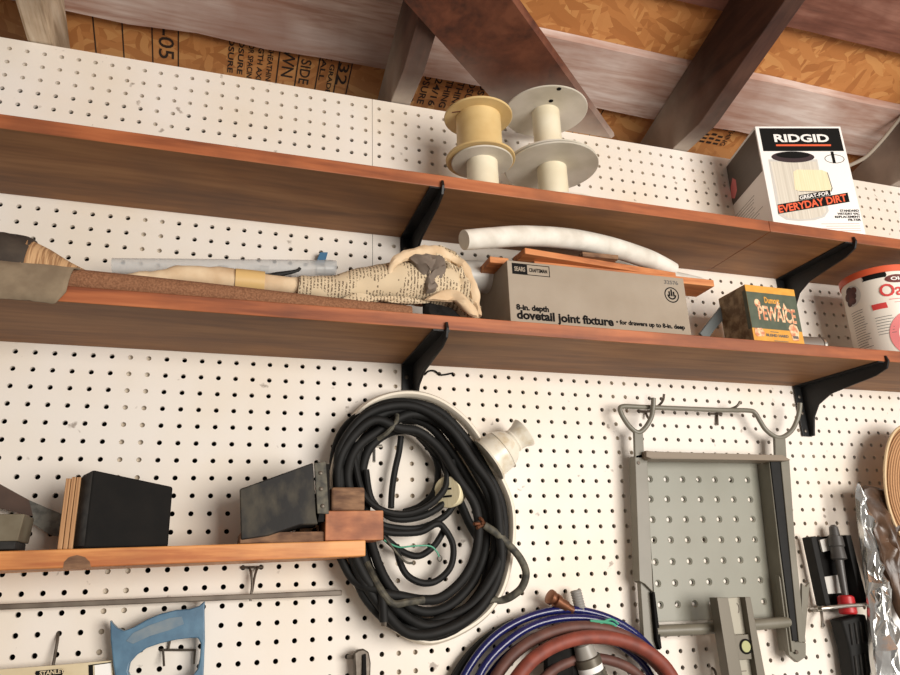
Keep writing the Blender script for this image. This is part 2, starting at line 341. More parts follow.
def catmull(pts, rr, n, closed):
    P = []; Rr = []; m = len(pts)
    for i in range(m if closed else m - 1):
        p0 = pts[(i - 1) % m] if (closed or i > 0) else pts[0]; p1 = pts[i]; p2 = pts[(i + 1) % m]; p3 = pts[(i + 2) % m] if (closed or i + 2 < m) else pts[-1]
        for k in range(n):
            t = k / n
            P.append(0.5 * ((2 * p1) + (p2 - p0) * t + (2 * p0 - 5 * p1 + 4 * p2 - p3) * t * t + (3 * p1 - p0 - 3 * p2 + p3) * t ** 3))
            Rr.append(rr[i] * (1 - t) + rr[(i + 1) % m] * t)
    if not closed: P.append(pts[-1].copy()); Rr.append(rr[-1])
    return P, Rr
def tag(o, label, cat, group=None):
    o['label'] = label; o['category'] = cat
    if group: o['group'] = group
    return o
def thing(name, label, cat, at, group=None):
    o = bpy.data.objects.new(name, None); col.objects.link(o); o.empty_display_size = 0.02
    o.location = w(at); WORLD[o] = w(at); return tag(o, label, cat, group)
def struct(o): o['kind'] = 'structure'; return o

class Face:            # a flat face: origin, u and v unit vectors (inches)
    def __init__(s, o, u, v): s.o = Vector(o); s.u = Vector(u).normalized(); s.v = Vector(v).normalized(); s.n = s.u.cross(s.v); \
        s.n = s.n if (Vector((CAM[0], -CAM[2], -CAM[1])) - s.o).dot(s.n) > 0 else -s.n
    def P(s, a, b, off=0.0): return s.o + s.u * a + s.v * b + s.n * off
    def uv(s, x, y):
        v = ray(x, y); dr = Vector((v[0], -v[2], -v[1])); e = Vector((CAM[0], -CAM[2], -CAM[1]))
        t = (s.o - e).dot(s.n) / dr.dot(s.n); q = e + dr * t - s.o
        return q.dot(s.u), q.dot(s.v)
class Cyl:             # a can's wall: u is arc length from the direction ang0
    def __init__(s, c, d, h, r, ang0): s.c, s.d, s.h, s.r, s.a = c, d, h, r, ang0
    def P(s, a, b, off=0.0):
        t = s.a + a / s.r; return Vector((s.c + math.sin(t) * (s.r + off), s.d + math.cos(t) * (s.r + off), s.h + b))
def text_geo(body, size, bold=0.0, sx=1.0, shear=0.0, align='LEFT', spacing=1.0):
    cu = bpy.data.curves.new('t', 'FONT'); cu.body = body; cu.size = size; cu.offset = bold; cu.shear = shear; cu.align_x = align; cu.space_character = spacing; cu.resolution_u = 3
    ob = bpy.data.objects.new('t', cu); col.objects.link(ob)
    dg = bpy.context.evaluated_depsgraph_get(); me = bpy.data.meshes.new_from_object(ob.evaluated_get(dg))
    vs = [(v.co.x * sx, v.co.y) for v in me.vertices]; fs = [tuple(p.vertices) for p in me.polygons]
    bpy.data.objects.remove(ob); bpy.data.curves.remove(cu); bpy.data.meshes.remove(me)
    return vs, fs
def write(mb, face, body, a, b, size, off=0.02, rot=0.0, width=None, **k):
    vs, fs = text_geo(body, size, **k)
    if width:
        x0 = min(v[0] for v in vs); x1 = max(v[0] for v in vs); q = width / max(1e-6, x1 - x0)
        vs = [((v[0] - x0) * q, v[1]) for v in vs]
    cr, sr = math.cos(rot), math.sin(rot)
    mb.add([face.P(a + x * cr - y * sr, b + x * sr + y * cr, off) for x, y in vs], fs); return mb
def rect(mb, face, a0, b0, a1, b1, off=0.01, n=1):
    for i in range(n):
        x0 = a0 + (a1 - a0) * i / n; x1 = a0 + (a1 - a0) * (i + 1) / n
        mb.add([face.P(x0, b0, off), face.P(x1, b0, off), face.P(x1, b1, off), face.P(x0, b1, off)], [(0, 1, 2, 3)])
    return mb
def poly(mb, face, pts, off=0.01):
    vs = [Vector((p[0], p[1], 0)) for p in pts]
    mb.add([face.P(p[0], p[1], off) for p in pts], [tuple(t) for t in tessellate_polygon([vs])]); return mb
def ell(cx, cy, rx, ry, n=32, rot=0): return [(cx + rx * math.cos(t) * math.cos(rot) - ry * math.sin(t) * math.sin(rot), cy + rx * math.cos(t) * math.sin(rot) + ry * math.sin(t) * math.cos(rot)) for t in [2 * math.pi * k / n for k in range(n)]]
def ringp(mb, face, cx, cy, rx, ry, t, off=0.01, n=40, a0=0, a1=2 * math.pi):
    vs = []
    for k in range(n + 1):
        a = a0 + (a1 - a0) * k / n
        vs += [face.P(cx + rx * math.cos(a), cy + ry * math.sin(a), off), face.P(cx + (rx - t) * math.cos(a), cy + (ry - t) * math.sin(a), off)]
    mb.add(vs, [(2 * k, 2 * k + 2, 2 * k + 3, 2 * k + 1) for k in range(n)]); return mb

# ------------------------------------------------------------------ the wall
def pegboard():
    N = 12; R = 0.145; T = 0.25
    vs, fs = [], []
    sq = []
    for k in range(N):
        a = 2 * math.pi * k / N + math.pi / 4; x, y = math.cos(a), math.sin(a); q = 0.5 / max(abs(x), abs(y)); sq.append((x * q, y * q, x * R, y * R))
    for h in range(-25, 21):
        top = 0.75 / 0.5 if h == 20 else 1
        for c in range(-9, 80):
            o = len(vs)
            for x, y, a, b in sq:
                X = c + x
                if c == 20 and h > 1 and x > 0.49: X -= 0.015
                if c == 21 and h > 1 and x < -0.49: X += 0.015
                Y = h + (y * top if y > 0 else y)
                vs += [(X, 0, Y), (c + a, 0, h + b), (c + a, -T, h + b), (X, -T, Y)]
            for k in range(N):
                j = (k + 1) % N
                fs += [(o + 4 * k, o + 4 * j, o + 4 * j + 1, o + 4 * k + 1), (o + 4 * k + 1, o + 4 * j + 1, o + 4 * j + 2, o + 4 * k + 2)]
                if h == 20 and sq[k][1] > 0.49 and sq[j][1] > 0.49: fs.append((o + 4 * k, o + 4 * k + 3, o + 4 * j + 3, o + 4 * j))
                if c == 20 and h > 1 and sq[k][0] > 0.49 and sq[j][0] > 0.49: fs.append((o + 4 * k, o + 4 * k + 3, o + 4 * j + 3, o + 4 * j))
    mb = MB(); mb.add(vs, fs)
    me_o = mb.build('wall_back', 'peg', smooth=False)
    return struct(me_o)
pegboard()
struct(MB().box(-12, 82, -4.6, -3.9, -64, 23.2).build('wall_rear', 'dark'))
n = 1
for c in (-9.5, 6.5, 22.5, 38.5, 54.5, 70.5):
    struct(MB().box(c - 0.85, c + 0.85, -3.85, -0.27, -60, 17.6).build('trim_%d' % n, 'stud')); n += 1
struct(MB().box(-12, 82, -3.85, -0.27, 17.7, 20.7).build('trim_%d' % n, 'stud')); n += 1
struct(MB().box(-60, 110, -8, 110, -63.6, -63.0).build('floor', plain('concrete_floor', (150, 142, 132), 0.8, c2=(128, 120, 110), scale=3)))
# light marks and hairline wires on the pegboard
# ------------------------------------------------------------------ roof
S = 0.3
def rp(d): return 25.5 + S * d
roof = MB()
d0, d1 = -9, 66
roof.prism([(-24, d0, rp(d0) + 0.8), (-24, d1, rp(d1) + 0.8), (-24, d1, rp(d1) + 1.3), (-24, d0, rp(d0) + 1.3)], (120, 0, 0))
ceil = struct(roof.build('ceiling', 'osb'))
# stamped grading text on the sheathing, seen in the gap above the pegboard
ups = Vector((0, 1, S)).normalized()
stampface = Face((0, -8, rp(-8) + 0.79), (1, 0, 0), ups)
st = MB()
for c in (0.9, 2.8, 4.8, 6.6): rect(st, stampface, c, -1, c + 0.09, 8.5, 0.015)
def vstamp(body, c, b, size, width=None): write(st, stampface, body, c, b, size, 0.02, rot=-math.pi / 2, bold=0.012, width=width)
vstamp('LY-05', 5.3, 8.0, 1.5, 4.6)
random.seed(3)
for k in range(5): vstamp(random.choice(['RATED SHEATHING', 'EXPOSURE 1', 'SIZED FOR SPACING', 'STRENGTH AXIS']), 10.2 + k * 0.72, 8.0, 0.55, 5.5)
for c in (13.85, 15.3, 16.9, 18.4, 19.4): rect(st, stampface, c, 1, c + 0.1, 8.5, 0.015)
vstamp('DOWN', 14.2, 8.2, 1.3, 4.6); vstamp('THIS SIDE', 15.6, 8.2, 1.1, 5.0)
vstamp('INSTALL', 17.1, 8.2, 0.55, 4.4); vstamp('PANEL GRADE', 17.8, 8.2, 0.5, 5.5); vstamp('15/32', 18.5, 8.2, 1.1, 4.5)
for k in range(7): vstamp(random.choice(['MILL 423', 'SHEATHING', 'DC 24/16', 'EXPOSURE']), 24.4 + k * 0.95, 8.0, 0.8, 4.8)
for c in (39.9, 41.6): rect(st, stampface, c, 1, c + 0.09, 8.5, 0.015)
vstamp('K', 40.3, 7.4, 2.2); 
for k in range(8): vstamp(random.choice(['IIII III', 'SHEATHING', 'II II III']), 49.5 + k * 0.75, 7.8, 0.75, 3.6)
st.build('stamped_lettering', plain('stamp_ink', (48, 32, 20), 0.7), parent=ceil, smooth=False)
# skip sheathing boards
def roofboard(a, b, c0, c1, mat, label, wav=0.0):
    mb = MB()
    A = Vector((c0, a, rp(a))); B = Vector((c0, b, rp(b))); up = Vector((0, 0, 0.74))
    nseg = 24; rows = []
    for i in range(nseg + 1):
        c = c0 + (c1 - c0) * i / nseg; wv = noise.noise(Vector((c * 0.15, a, 0))) * wav
        rows.append([Vector((c, a + wv, rp(a + wv) + 0.02)), Vector((c, b + wv * .5, rp(b) + 0.02)), Vector((c, b + wv * .5, rp(b) + 0.76)), Vector((c, a + wv, rp(a + wv) + 0.76)), Vector((c, a + wv, rp(a + wv) + 0.02))])
    mb.loft(rows)
    k = len(rows[0]); mb.f += [(0, 1, 2, 3), tuple(nseg * k + i for i in (3, 2, 1, 0))]; mb.m += [0, 0]
    return tag(mb.build('roof_board', mat, bevel=0), label, 'board')
roofboard(-1.7, 3.45, -20, 92, 'slat', 'pale whitewashed roof board running just above the top edge of the pegboard', 0.35)
roofboard(8.2, 13.4, -20, 92, 'slatred', 'reddish brown roof board, second up from the pegboard, at the top right corner', 0.1)
# rafters
def rafter(c, label, mats, end=62):
    mb = MB()
    prof = [(-6.5, rp(-6.5)), (-6.5, 20.8), (3.5, 20.85), (4.2, 20.98), (end, 19.72 + S * end), (end, rp(end))]
    mb.prism([Vector((c, d, h)) for d, h in prof], (1.5, 0, 0))
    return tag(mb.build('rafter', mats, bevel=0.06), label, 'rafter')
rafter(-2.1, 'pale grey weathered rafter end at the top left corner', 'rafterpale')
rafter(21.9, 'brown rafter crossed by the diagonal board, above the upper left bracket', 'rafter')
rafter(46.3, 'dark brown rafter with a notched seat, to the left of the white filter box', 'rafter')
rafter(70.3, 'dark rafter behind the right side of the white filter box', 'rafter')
# flat diagonal board under the rafters
bs = 0.08
e = [H(413, 0, 20.8, bs), H(521, 131, 20.8, bs), H(615, 139, 20.8, bs), H(505, 0, 20.8, bs)]
dl = (e[0] - e[1]).normalized(); dr_ = (e[3] - e[2]).normalized(); dm = (dl + dr_).normalized()
nn = Vector((0, -bs, 1)).normalized()
R0 = e[2]; L0 = e[1] + dm * ((e[2] - e[1]).dot(dm) * 0)
L0 = L0 + dm * ((0.05 - L0.y) / dm.y); R0 = R0 + dm * ((0.05 - R0.y) / dm.y)
mb = MB()
ln = 34
sh = Vector((-0.28, -0.25, 0))
P = [L0, R0 + (L0 - R0).normalized() * 0.3, R0 + nn * 0.35]
side = [L0, R0 + (L0 - R0).normalized() * 0.32, R0 + nn * 0.3, R0 + nn * 0.62, L0 + nn * 0.62]
mb.prism(side, dm * ln)
brace = thing('diagonal_brace', 'wide brown board nailed diagonally under the rafters, ending behind the white spools', 'board', L0)
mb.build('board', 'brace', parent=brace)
# conduit along the right rafter
tag(MB().tube([D(838, 170, 1.2), D(857, 162, 1.6), D(868, 155, 1.8), D(884, 138, 2.4), D(905, 112, 3.4), D(940, 70, 6)], 0.17, smooth=5).build('conduit', 'conduit'), 'thin grey conduit running up beside the dark rafter at the right edge', 'pipe')

# ------------------------------------------------------------------ shelves and brackets
def shelf(name_label, h, cuts):
    t = thing('wall_shelf', name_label, 'shelf', (cuts[0], 3.6, h))
    for a, b in zip(cuts[:-1], cuts[1:]):
        mb = MB(); mb.box(a + 0.01, b - 0.01, 0.03, 7.3, h, h + 0.86); mb.m[0] = 1      # underside gets a darker, browner wood
        mb.build('board', ['shelf', 'shelfunder'], parent=t, bevel=0.05)
    return t
shelf('upper long reddish brown wall shelf carrying the wire spools and the white filter box', 9.72, (-9, 47.8, 80))
shelf('lower long reddish brown wall shelf carrying the grey dovetail carton and the oats canister', 0.52, (-9, 80))
def bracket(c, h, label, turn=0.0):
    t = thing('shelf_bracket', label, 'bracket', (c, 0, h - 3.9), 'black metal shelf brackets')
    h -= 0.005
    MB().box(c - 0.75, c + 0.25, 0.02, 0.12, h - 4.0, h).build('wall_plate', 'black', parent=t, bevel=0.03)
    prof = [(0.1, 0), (7.36, 0), (7.36, 0.42), (7.46, 0.42), (7.6, 0.0), (7.35, -0.5), (6.4, -0.8), (4.4, -1.0), (2.6, -1.2), (1.4, -1.75), (0.8, -2.6), (0.55, -3.7), (0.5, -4.0), (0.1, -4.0)]
    MB().prism([Vector((c - 0.05, d, h + q)) for d, q in prof], (0.16, 0, 0)).build('web', 'black', parent=t, bevel=0.02)
    MB().box(c - 0.75, c + 0.25, 0.12, 7.3, h - 0.1, h).build('shelf_arm', 'black', parent=t)
    t.rotation_euler = (0, 0, math.radians(turn))
    for q in (-0.9, -2.2, -3.6): MB().lathe((c - 0.42, 0.12, h + q), (0, 1, 0), [(0, 0.13), (0.05, 0.13), (0.08, 0.07)], 12).build('screw', 'darksteel', parent=t)
bracket(23.2, 9.72, 'black bracket under the upper shelf, above the crumpled newspaper')
bracket(55.3, 9.72, 'black bracket under the upper shelf, between the green tin and the oats canister')
bracket(23.15, 0.52, 'black bracket under the lower shelf, directly above the black cord coil')
bracket(54.9, 0.52, 'black bracket under the lower shelf, above the right arm of the grey metal stand', 7.0)
# ledge
lt = thing('ledge_shelf', 'short orange pine ledge holding the black blocks at the lower left', 'shelf', (7, 2.2, -12))
lb = MB(); lb.add([(-6, 0.05, -12.06), (19.1, 0.05, -11.7), (19.1, 4.5, -11.7), (-6, 4.5, -12.06), (-6, 0.05, -11.16), (19.1, 0.05, -10.87), (19.1, 4.5, -10.87), (-6, 4.5, -11.16)],
       [(0, 3, 2, 1), (4, 5, 6, 7), (0, 1, 5, 4), (1, 2, 6, 5), (2, 3, 7, 6), (3, 0, 4, 7)])
lb.build('board', 'pine', parent=lt, bevel=0.06)
LF = Face((0, 4.5, -12), (1, 0, 0), (0, 0, 1))
kn = MB(); poly(kn, LF, [LF.uv(x, y) for x, y in ((63, 569), (64, 562), (69, 557), (77, 555), (85, 557), (90, 562), (91, 568), (80, 569.5))], 0.012)
kn.build('wood_knot', 'brownwood', parent=lt, smooth=False)
def ledge_top(c): return -11.16 + (c + 6) / 25.1 * 0.29

# ------------------------------------------------------------------ spools on the upper shelf
ST = 10.585
def spool(name, label, c, d, h0, h1, rf, rc, mat, matf=None, ft=0.13, lowr=None, group=None, tilt=0):
    t = thing(name, label, 'spool', (c, d, h0), group)
    MB().lathe((c, d, h0 + ft), (0, 0, 1), [(0, rc), (h1 - h0 - 2 * ft, rc)], 48).build('core', mat, parent=t)
    for hh, r in ((h0, lowr or rf), (h1 - ft, rf)):
        mb = MB(); mb.lathe((c, d, hh), (0, 0, 1), [(0, r - 0.04), (0.03, r), (ft - 0.03, r), (ft, r - 0.04)], 64)
        f = mb.build('flange', matf or mat, parent=t)
    return t
spool('wire_spool', 'small white empty spool standing on the upper shelf under the amber spool', 27.05, 4.6, ST, 13.75, 2.08, 1.06, 'ivory', 'ivorygrey')
a = spool('wire_spool', 'amber yellow empty wire spool stacked on the small white spool', 26.95, 4.6, 13.78, 17.3, 2.36, 1.55, 'amber', None, 0.16)
spool('wire_spool', 'large white wire spool standing on the upper shelf, lower of the big pair', 32.6, 4.0, ST, 14.55, 3.3, 1.05, 'ivory', 'ivorygrey')
b_ = spool('wire_spool', 'large white wire spool stacked on top of the other large spool', 32.5, 4.0, 14.58, 19.2, 3.05, 1.0, 'ivory', 'ivorygrey', lowr=3.3)
for x, y in ((551, 99), (559, 87)):
    q = H(x, y + 2, 19.065); MB().lathe((q.x, q.y, 19.055), (0, 0, 1), [(0, 0.17), (0.02, 0.17)], 14).build('flange_hole', 'ink', parent=b_)
nm = MB(); q1 = H(452, 112, 17.13)
nm.ebox((q1.x, q1.y, 17.125), (0.75, 0.35, 0), (0.03, -0.09, 0), (0, 0, 0.02)); nm.build('flange_slot', 'darkred', parent=a)

# ------------------------------------------------------------------ boxes
class Carton:
    def __init__(s, name, label, cat, o, yaw, W, Dp, Hh, mats, bevel=0.03):
        y = math.radians(yaw); s.u = Vector((math.cos(y), math.sin(y), 0)); s.b = Vector((math.sin(y), -math.cos(y), 0)); s.o = Vector(o)
        s.W, s.D, s.H = W, Dp, Hh
        s.t = thing(name, label, cat, s.o + s.u * W / 2 + s.b * Dp / 2)
        mb = MB(); mb.ebox(s.o, s.u * W, s.b * Dp, Vector((0, 0, Hh)))
        mb.build('body', mats, parent=s.t, bevel=bevel)
        s.front = Face(s.o, s.u, (0, 0, 1)); s.left = Face(s.o + s.b * Dp, -s.b, (0, 0, 1))
# filter box with its printing
fb = Carton('filter_box', 'white cardboard filter box with black header band, standing on the upper shelf', 'box', (50.1, 5.4, ST), 15, 7.0, 6.85, 9.55, 'white')
F = fb.front
def up_(face, pts): return [face.uv(x, y) for x, y in pts]
def q6(x, y): return (715 + x / 5.625, 115 + y / 5.625)
def pp(part, mat, face, pxs, off=0.012, parent=None):
    mb = MB(); poly(mb, face, up_(face, pxs), off); return mb.build(part, mat, parent=parent, smooth=False)
H_ = fb.H; W_ = fb.W
mb = MB(); rect(mb, F, 0.3, 7.28, W_ - 0.18, H_ - 0.18); hd = mb.build('header_band', 'ink', parent=fb.t, smooth=False)
mb = MB(); write(mb, F, 'RIDGID', 1.35, 8.12, 0.95, 0.03, bold=0.03, width=4.45); mb.build('brand_lettering', 'white', parent=hd, smooth=False)
mb = MB(); rect(mb, F, 1.4, 7.72, 5.85, 7.88, 0.03); mb.build('underline', 'orange', parent=hd, smooth=False)
def blk(pts): return [q6(x, y) for x, y in pts]
pic = pp('filter_picture', 'greyprint', F, blk([(300, 250), (575, 250), (590, 330), (640, 540), (615, 575), (560, 592), (470, 597), (400, 590), (355, 560), (330, 420)]), 0.012, fb.t)
pp('pleats', plain('pleat_print', (216, 211, 198), 0.5, c2=(196, 190, 176), scale=300, stretch=(1, 1, 0.01)), F, blk([(310, 262), (570, 262), (585, 330), (625, 545), (600, 568), (540, 584), (470, 588), (410, 580), (368, 552), (345, 420)]), 0.018, pic)
cr = [(440, 320), (460, 308), (600, 310), (628, 322), (655, 410), (650, 428), (470, 428), (448, 420)]
pp('window_shade', 'inkgrey', F, blk([(x + 6, y + 3) for x, y in cr]), 0.02, pic)
pp('window', 'cream', F, blk(cr), 0.025, pic)
mb = MB(); poly(mb, F, ell(*F.uv(*q6(438, 237)), 1.72, 0.5), 0.032); c_ = mb.build('filter_cap', 'plum', parent=fb.t, smooth=False)
mb = MB(); poly(mb, F, ell(F.uv(*q6(438, 228))[0], F.uv(*q6(438, 226))[1], 1.35, 0.3), 0.04); mb.build('cap_top', 'ink', parent=c_, smooth=False)
a1, b1 = F.uv(*q6(672, 247)); mb = MB(); ringp(mb, F, a1, b1, 0.8, 0.4, 0.05); write(mb, F, '1', a1 - 0.42, b1 - 0.32, 1.35, 0.02, bold=0.05)
mb.build('quantity_mark', 'ink', parent=fb.t, smooth=False)
a1, b1 = F.uv(*q6(362, 552)); a9, b9 = F.uv(*q6(750, 484)); ang = math.atan2(b9 - b1, a9 - a1); tl_ = math.hypot(a9 - a1, b9 - b1); ta = math.tan(ang)
mb = MB(); vsx = [(a1 - 0.1, b1 - 0.08), (a9 + 0.08, b9 - 0.08), (a9 + 0.08, b9 + 0.72), (a1 - 0.02, b1 + 0.72)]
poly(mb, F, vsx, 0.03); mb.build('slogan_backing', 'ink', parent=fb.t, smooth=False)
mb = MB(); write(mb, F, 'EVERYDAY DIRT', a1 - 0.02, b1 + 0.02, 0.84, 0.04, rot=ang, bold=0.025, shear=0.15, width=tl_); mb.build('slogan', 'orange', parent=fb.t, smooth=False)
a2, b2 = F.uv(*q6(478, 476))
mb = MB(); poly(mb, F, [(a2 - 0.08, b2 - 0.1), (a2 + 2.5, b2 - 0.1 + 2.58 * ta), (a2 + 2.5, b2 + 0.35 + 2.58 * ta), (a2 - 0.02, b2 + 0.35)], 0.045); mb.build('slogan_backing', 'ink', parent=fb.t, smooth=False)
mb = MB(); write(mb, F, 'GREAT-FOR', a2, b2 - 0.02, 0.42, 0.055, rot=ang, bold=0.01, shear=0.2, width=2.4); mb.build('slogan', 'white', parent=fb.t, smooth=False)
mb = MB()
for k, s_ in enumerate(('STANDARD', 'WET/DRY VAC', 'REPLACEMENT', 'FILTER')):
    x_ = F.uv(*q6(805, 520))[0]
    wd = (1.5, 1.75, 2.0, 1.0)[k]; write(mb, F, s_, x_ - wd, 1.95 - k * 0.26, 0.26, 0.02, bold=0.008, width=wd)
mb.build('small_lettering', 'ink', parent=fb.t, smooth=False)
mb = MB()
for k in range(4): rect(mb, F, 3.7 + 0.35 * (k % 2), 0.92 - k * 0.2, W_ - 0.3, 0.97 - k * 0.2)
mb.build('fine_print', 'peach', parent=fb.t, smooth=False)
Lf = fb.left; Dp = fb.D
mb = MB(); rect(mb, Lf, 0.15, 5.6, Dp - 0.12, H_ - 0.25); pn = mb.build('side_panel', 'darkprint', parent=fb.t, smooth=False)
mb = MB()
for k in range(5): rect(mb, Lf, 2.6 + 0.2 * (k % 2), 8.4 - k * 0.42, 6.3 - 0.5 * (k % 3), 8.46 - k * 0.42, 0.02)
rect(mb, Lf, 0.45, 5.8, 2.2, 8.4, 0.02); mb.build('panel_lines', 'inkgrey', parent=pn, smooth=False)
mb = MB(); poly(mb, Lf, [(1.2, 6.3), (1.8, 5.95), (2.4, 6.4), (2.5, 7.3), (2.0, 7.8), (1.4, 7.2)], 0.03); mb.build('panel_picture', 'pink', parent=pn, smooth=False)
mb = MB(); random.seed(5)
for k in range(15): rect(mb, Lf, 0.5, 4.5 - k * 0.25, 5.9 - random.random() * 1.6, 4.54 - k * 0.25)
mb.build('fine_print', 'inkgrey', parent=fb.t, smooth=False)

# dovetail fixture carton
SM = 1.385
dv = Carton('fixture_carton', 'long grey carton printed dovetail joint fixture, on the lower shelf under the planks', 'box', (27.75, 6.1, SM), 0.2, 12.95, 5.1, 4.5, 'kraft')
F = dv.front
def c2(x, y): return (440 + x / 3, 215 + y / 3)
a1, b1 = F.uv(*c2(231, 309)); a2_, b2_ = F.uv(*c2(521, 326))
mb = MB(); write(mb, F, 'dovetail joint fixture', a1, b1 - 0.02, 0.78, 0.02, bold=0.03, width=a2_ - a1)
a1, b1 = F.uv(*c2(229, 283)); a2_, _ = F.uv(*c2(327, 290)); write(mb, F, '8-in. depth', a1, b1, 0.5, 0.02, bold=0.022, width=a2_ - a1)
a1, b1 = F.uv(*c2(529, 326)); a2_, _ = F.uv(*c2(735, 343)); write(mb, F, '\u2022 for drawers up to 8-in. deep', a1, b1 - 0.02, 0.42, 0.02, bold=0.016, width=a2_ - a1)
mb.build('lettering', 'ink', parent=dv.t, smooth=False)
a1, b1 = F.uv(*c2(673, 206)); a2_, _ = F.uv(*c2(714, 208)); mb = MB(); write(mb, F, '32576', a1, b1, 0.38, 0.02, bold=0.005, width=a2_ - a1); mb.build('catalogue_number', 'inkgrey', parent=dv.t, smooth=False)
a1, b1 = F.uv(*c2(217, 176)); a2_, b2_ = F.uv(*c2(328, 162)); b2_ = b1 + 0.75
mid = a1 + (a2_ - a1) * 0.4
mb = MB(); rect(mb, F, a1, b1, mid, b2_); rect(mb, F, mid, b1, a2_, b1 + 0.05); rect(mb, F, mid, b2_ - 0.05, a2_, b2_); rect(mb, F, a2_ - 0.05, b1, a2_, b2_)
write(mb, F, 'CRAFTSMAN', mid + 0.12, b1 + 0.24, 0.36, 0.02, bold=0.008, width=a2_ - mid - 0.3); lg = mb.build('brand_label', 'ink', parent=dv.t, smooth=False)
mb = MB(); write(mb, F, 'SEARS', a1 + 0.15, b1 + 0.22, 0.42, 0.02, width=mid - a1 - 0.3, bold=0.01); mb.build('label_lettering', 'kraft', parent=lg, smooth=False)
a1, b1 = F.uv(*c2(695, 240)); mb = MB(); ringp(mb, F, a1, b1, 0.56, 0.56, 0.08)
for k in (-1, 0, 1): rect(mb, F, a1 + k * 0.17 - 0.06, b1 - 0.1, a1 + k * 0.17 + 0.05, b1 + (0.4 if k == 0 else 0.25), 0.02)
ringp(mb, F, a1, b1, 0.34, 0.34, 0.1, 0.02, a0=math.pi, a1=2 * math.pi); mb.build('round_emblem', 'ink', parent=dv.t, smooth=False)
# planks on the carton
pz = SM + 4.52
tag(MB().ebox((30.0, 5.35, pz), (13.85, 0.0, 0.0), (0, -2.1, 0), (0, 0, 0.5)).build('plank', 'plank', bevel=0.04), 'brown plank lying on the grey carton and sticking out past its right end', 'plank')
tag(MB().box(26.85, 28.15, 0.4, 5.5, pz, pz + 0.42).build('wood_batten', 'plank', bevel=0.04), 'brown wooden batten lying front to back on the left end of the grey carton', 'batten')
A = D(525, 250, 6.2); B = D(675, 268, 5.0)
v = Vector((B.x - A.x, B.y - A.y, 0)); nb = Vector((-v.y, v.x, 0)).normalized(); nb = -nb if nb.y > 0 else nb
pl2 = MB(); pl2.ebox((A.x, A.y, pz + 0.52), v, nb * 1.6, (0, 0, 0.42)); tag(pl2.build('plank', 'plank', bevel=0.04), 'thinner orange board on top of the brown plank, right under the foam tube', 'plank')
tag(MB().ebox(D(583, 256, 5.9), (2.6, 0.1, 0.0), (0, -0.8, 0), (0, 0, 0.3)).build('wood_scrap', 'brownwood'), 'small dark scrap lying on the orange board beneath the foam tube', 'scrap')
# foam tube
fp = [D(464, 240, 6.9), D(490, 238, 6.6), D(525, 236, 6.0), D(570, 239, 5.4), D(610, 247, 4.9), D(645, 258, 4.5), D(662, 265, 4.2), D(674, 270, 4.1)]
ft_ = thing('foam_tube', 'long bent white foam tube lying across the planks on the grey carton', 'tube', fp[0])
MB().tube(fp, [0.62, 0.66, 0.68, 0.7, 0.7, 0.68, 0.62, 0.5], 20, smooth=6).build('tube', 'foam', parent=ft_)

tag(MB().tube([D(612, 266, 1.2), D(650, 275, 1.5), D(680, 281, 2.0), D(698, 285, 2.4), D(706, 286, 2.6)], [0.6, 0.62, 0.64, 0.62, 0.45], 20, smooth=5).build('foam_tube', 'foam'), 'end of a second white foam tube showing below the right end of the plank', 'tube')
# green tin
tn = Carton('square_tin', 'old square tin with green and yellow label, right of the grey carton', 'tin', (45.75, 6.15, SM), -0.3, 4.32, 2.85, 4.55, 'tinyellow')
F = tn.front; Lf = tn.left
mb = MB(); rect(mb, F, 0.0, 1.32, 4.3, 4.02); gr = mb.build('green_panel', 'tingreen', parent=tn.t, smooth=False)
mb = MB(); rect(mb, Lf, 0.0, 0.0, 2.8, 4.5); mb.build('rusted_side', 'tinrust', parent=tn.t, smooth=False)
mb = MB(); rect(mb, Lf, 2.5, 1.3, 2.85, 4.1, 0.02); mb.build('green_edge', 'tingreen', parent=tn.t, smooth=False)
mb = MB(); write(mb, F, 'PEWAICE', 0.72, 2.02, 1.45, 0.02, rot=-0.03, bold=0.045, width=3.25)
poly(mb, F, [(2.3, 2.9), (2.55, 3.6), (2.8, 2.95)], 0.02); poly(mb, F, [(2.95, 2.9), (3.1, 3.4), (3.35, 2.9)], 0.02); poly(mb, F, ell(0.8, 3.2, 0.25, 0.3), 0.02)
mb.build('brand_lettering', 'tinletter', parent=gr, smooth=False)
mb = MB(); write(mb, F, 'Dumort', 1.45, 3.28, 0.62, 0.02, bold=0.025, width=1.3); mb.build('small_lettering', 'tinyellow', parent=gr, smooth=False)
mb = MB(); poly(mb, F, [(3.15, 1.5), (3.3, 1.75), (3.6, 1.85), (3.9, 1.7), (4.0, 1.3), (3.85, 0.6), (3.35, 0.6)], 0.02); mb.build('label_picture', 'tinletter', parent=tn.t, smooth=False); mb = MB()
poly(mb, F, [(0.15, 0.9), (0.2, 1.3), (0.8, 1.35), (1.0, 1.05), (0.9, 0.75), (0.3, 0.7)], 0.02); mb.build('label_picture', 'tinletter', parent=tn.t, smooth=False)
mb = MB(); write(mb, F, 'BLEND HARD', 1.1, 0.78, 0.27, 0.02, bold=0.01, width=1.9); rect(mb, F, 1.7, 0.45, 2.9, 0.5, 0.02); rect(mb, F, 1.5, 1.1, 2.2, 1.15, 0.02); rect(mb, F, 3.4, 0.75, 3.85, 0.95, 0.03)
mb.build('fine_print', 'inkgrey', parent=tn.t, smooth=False)
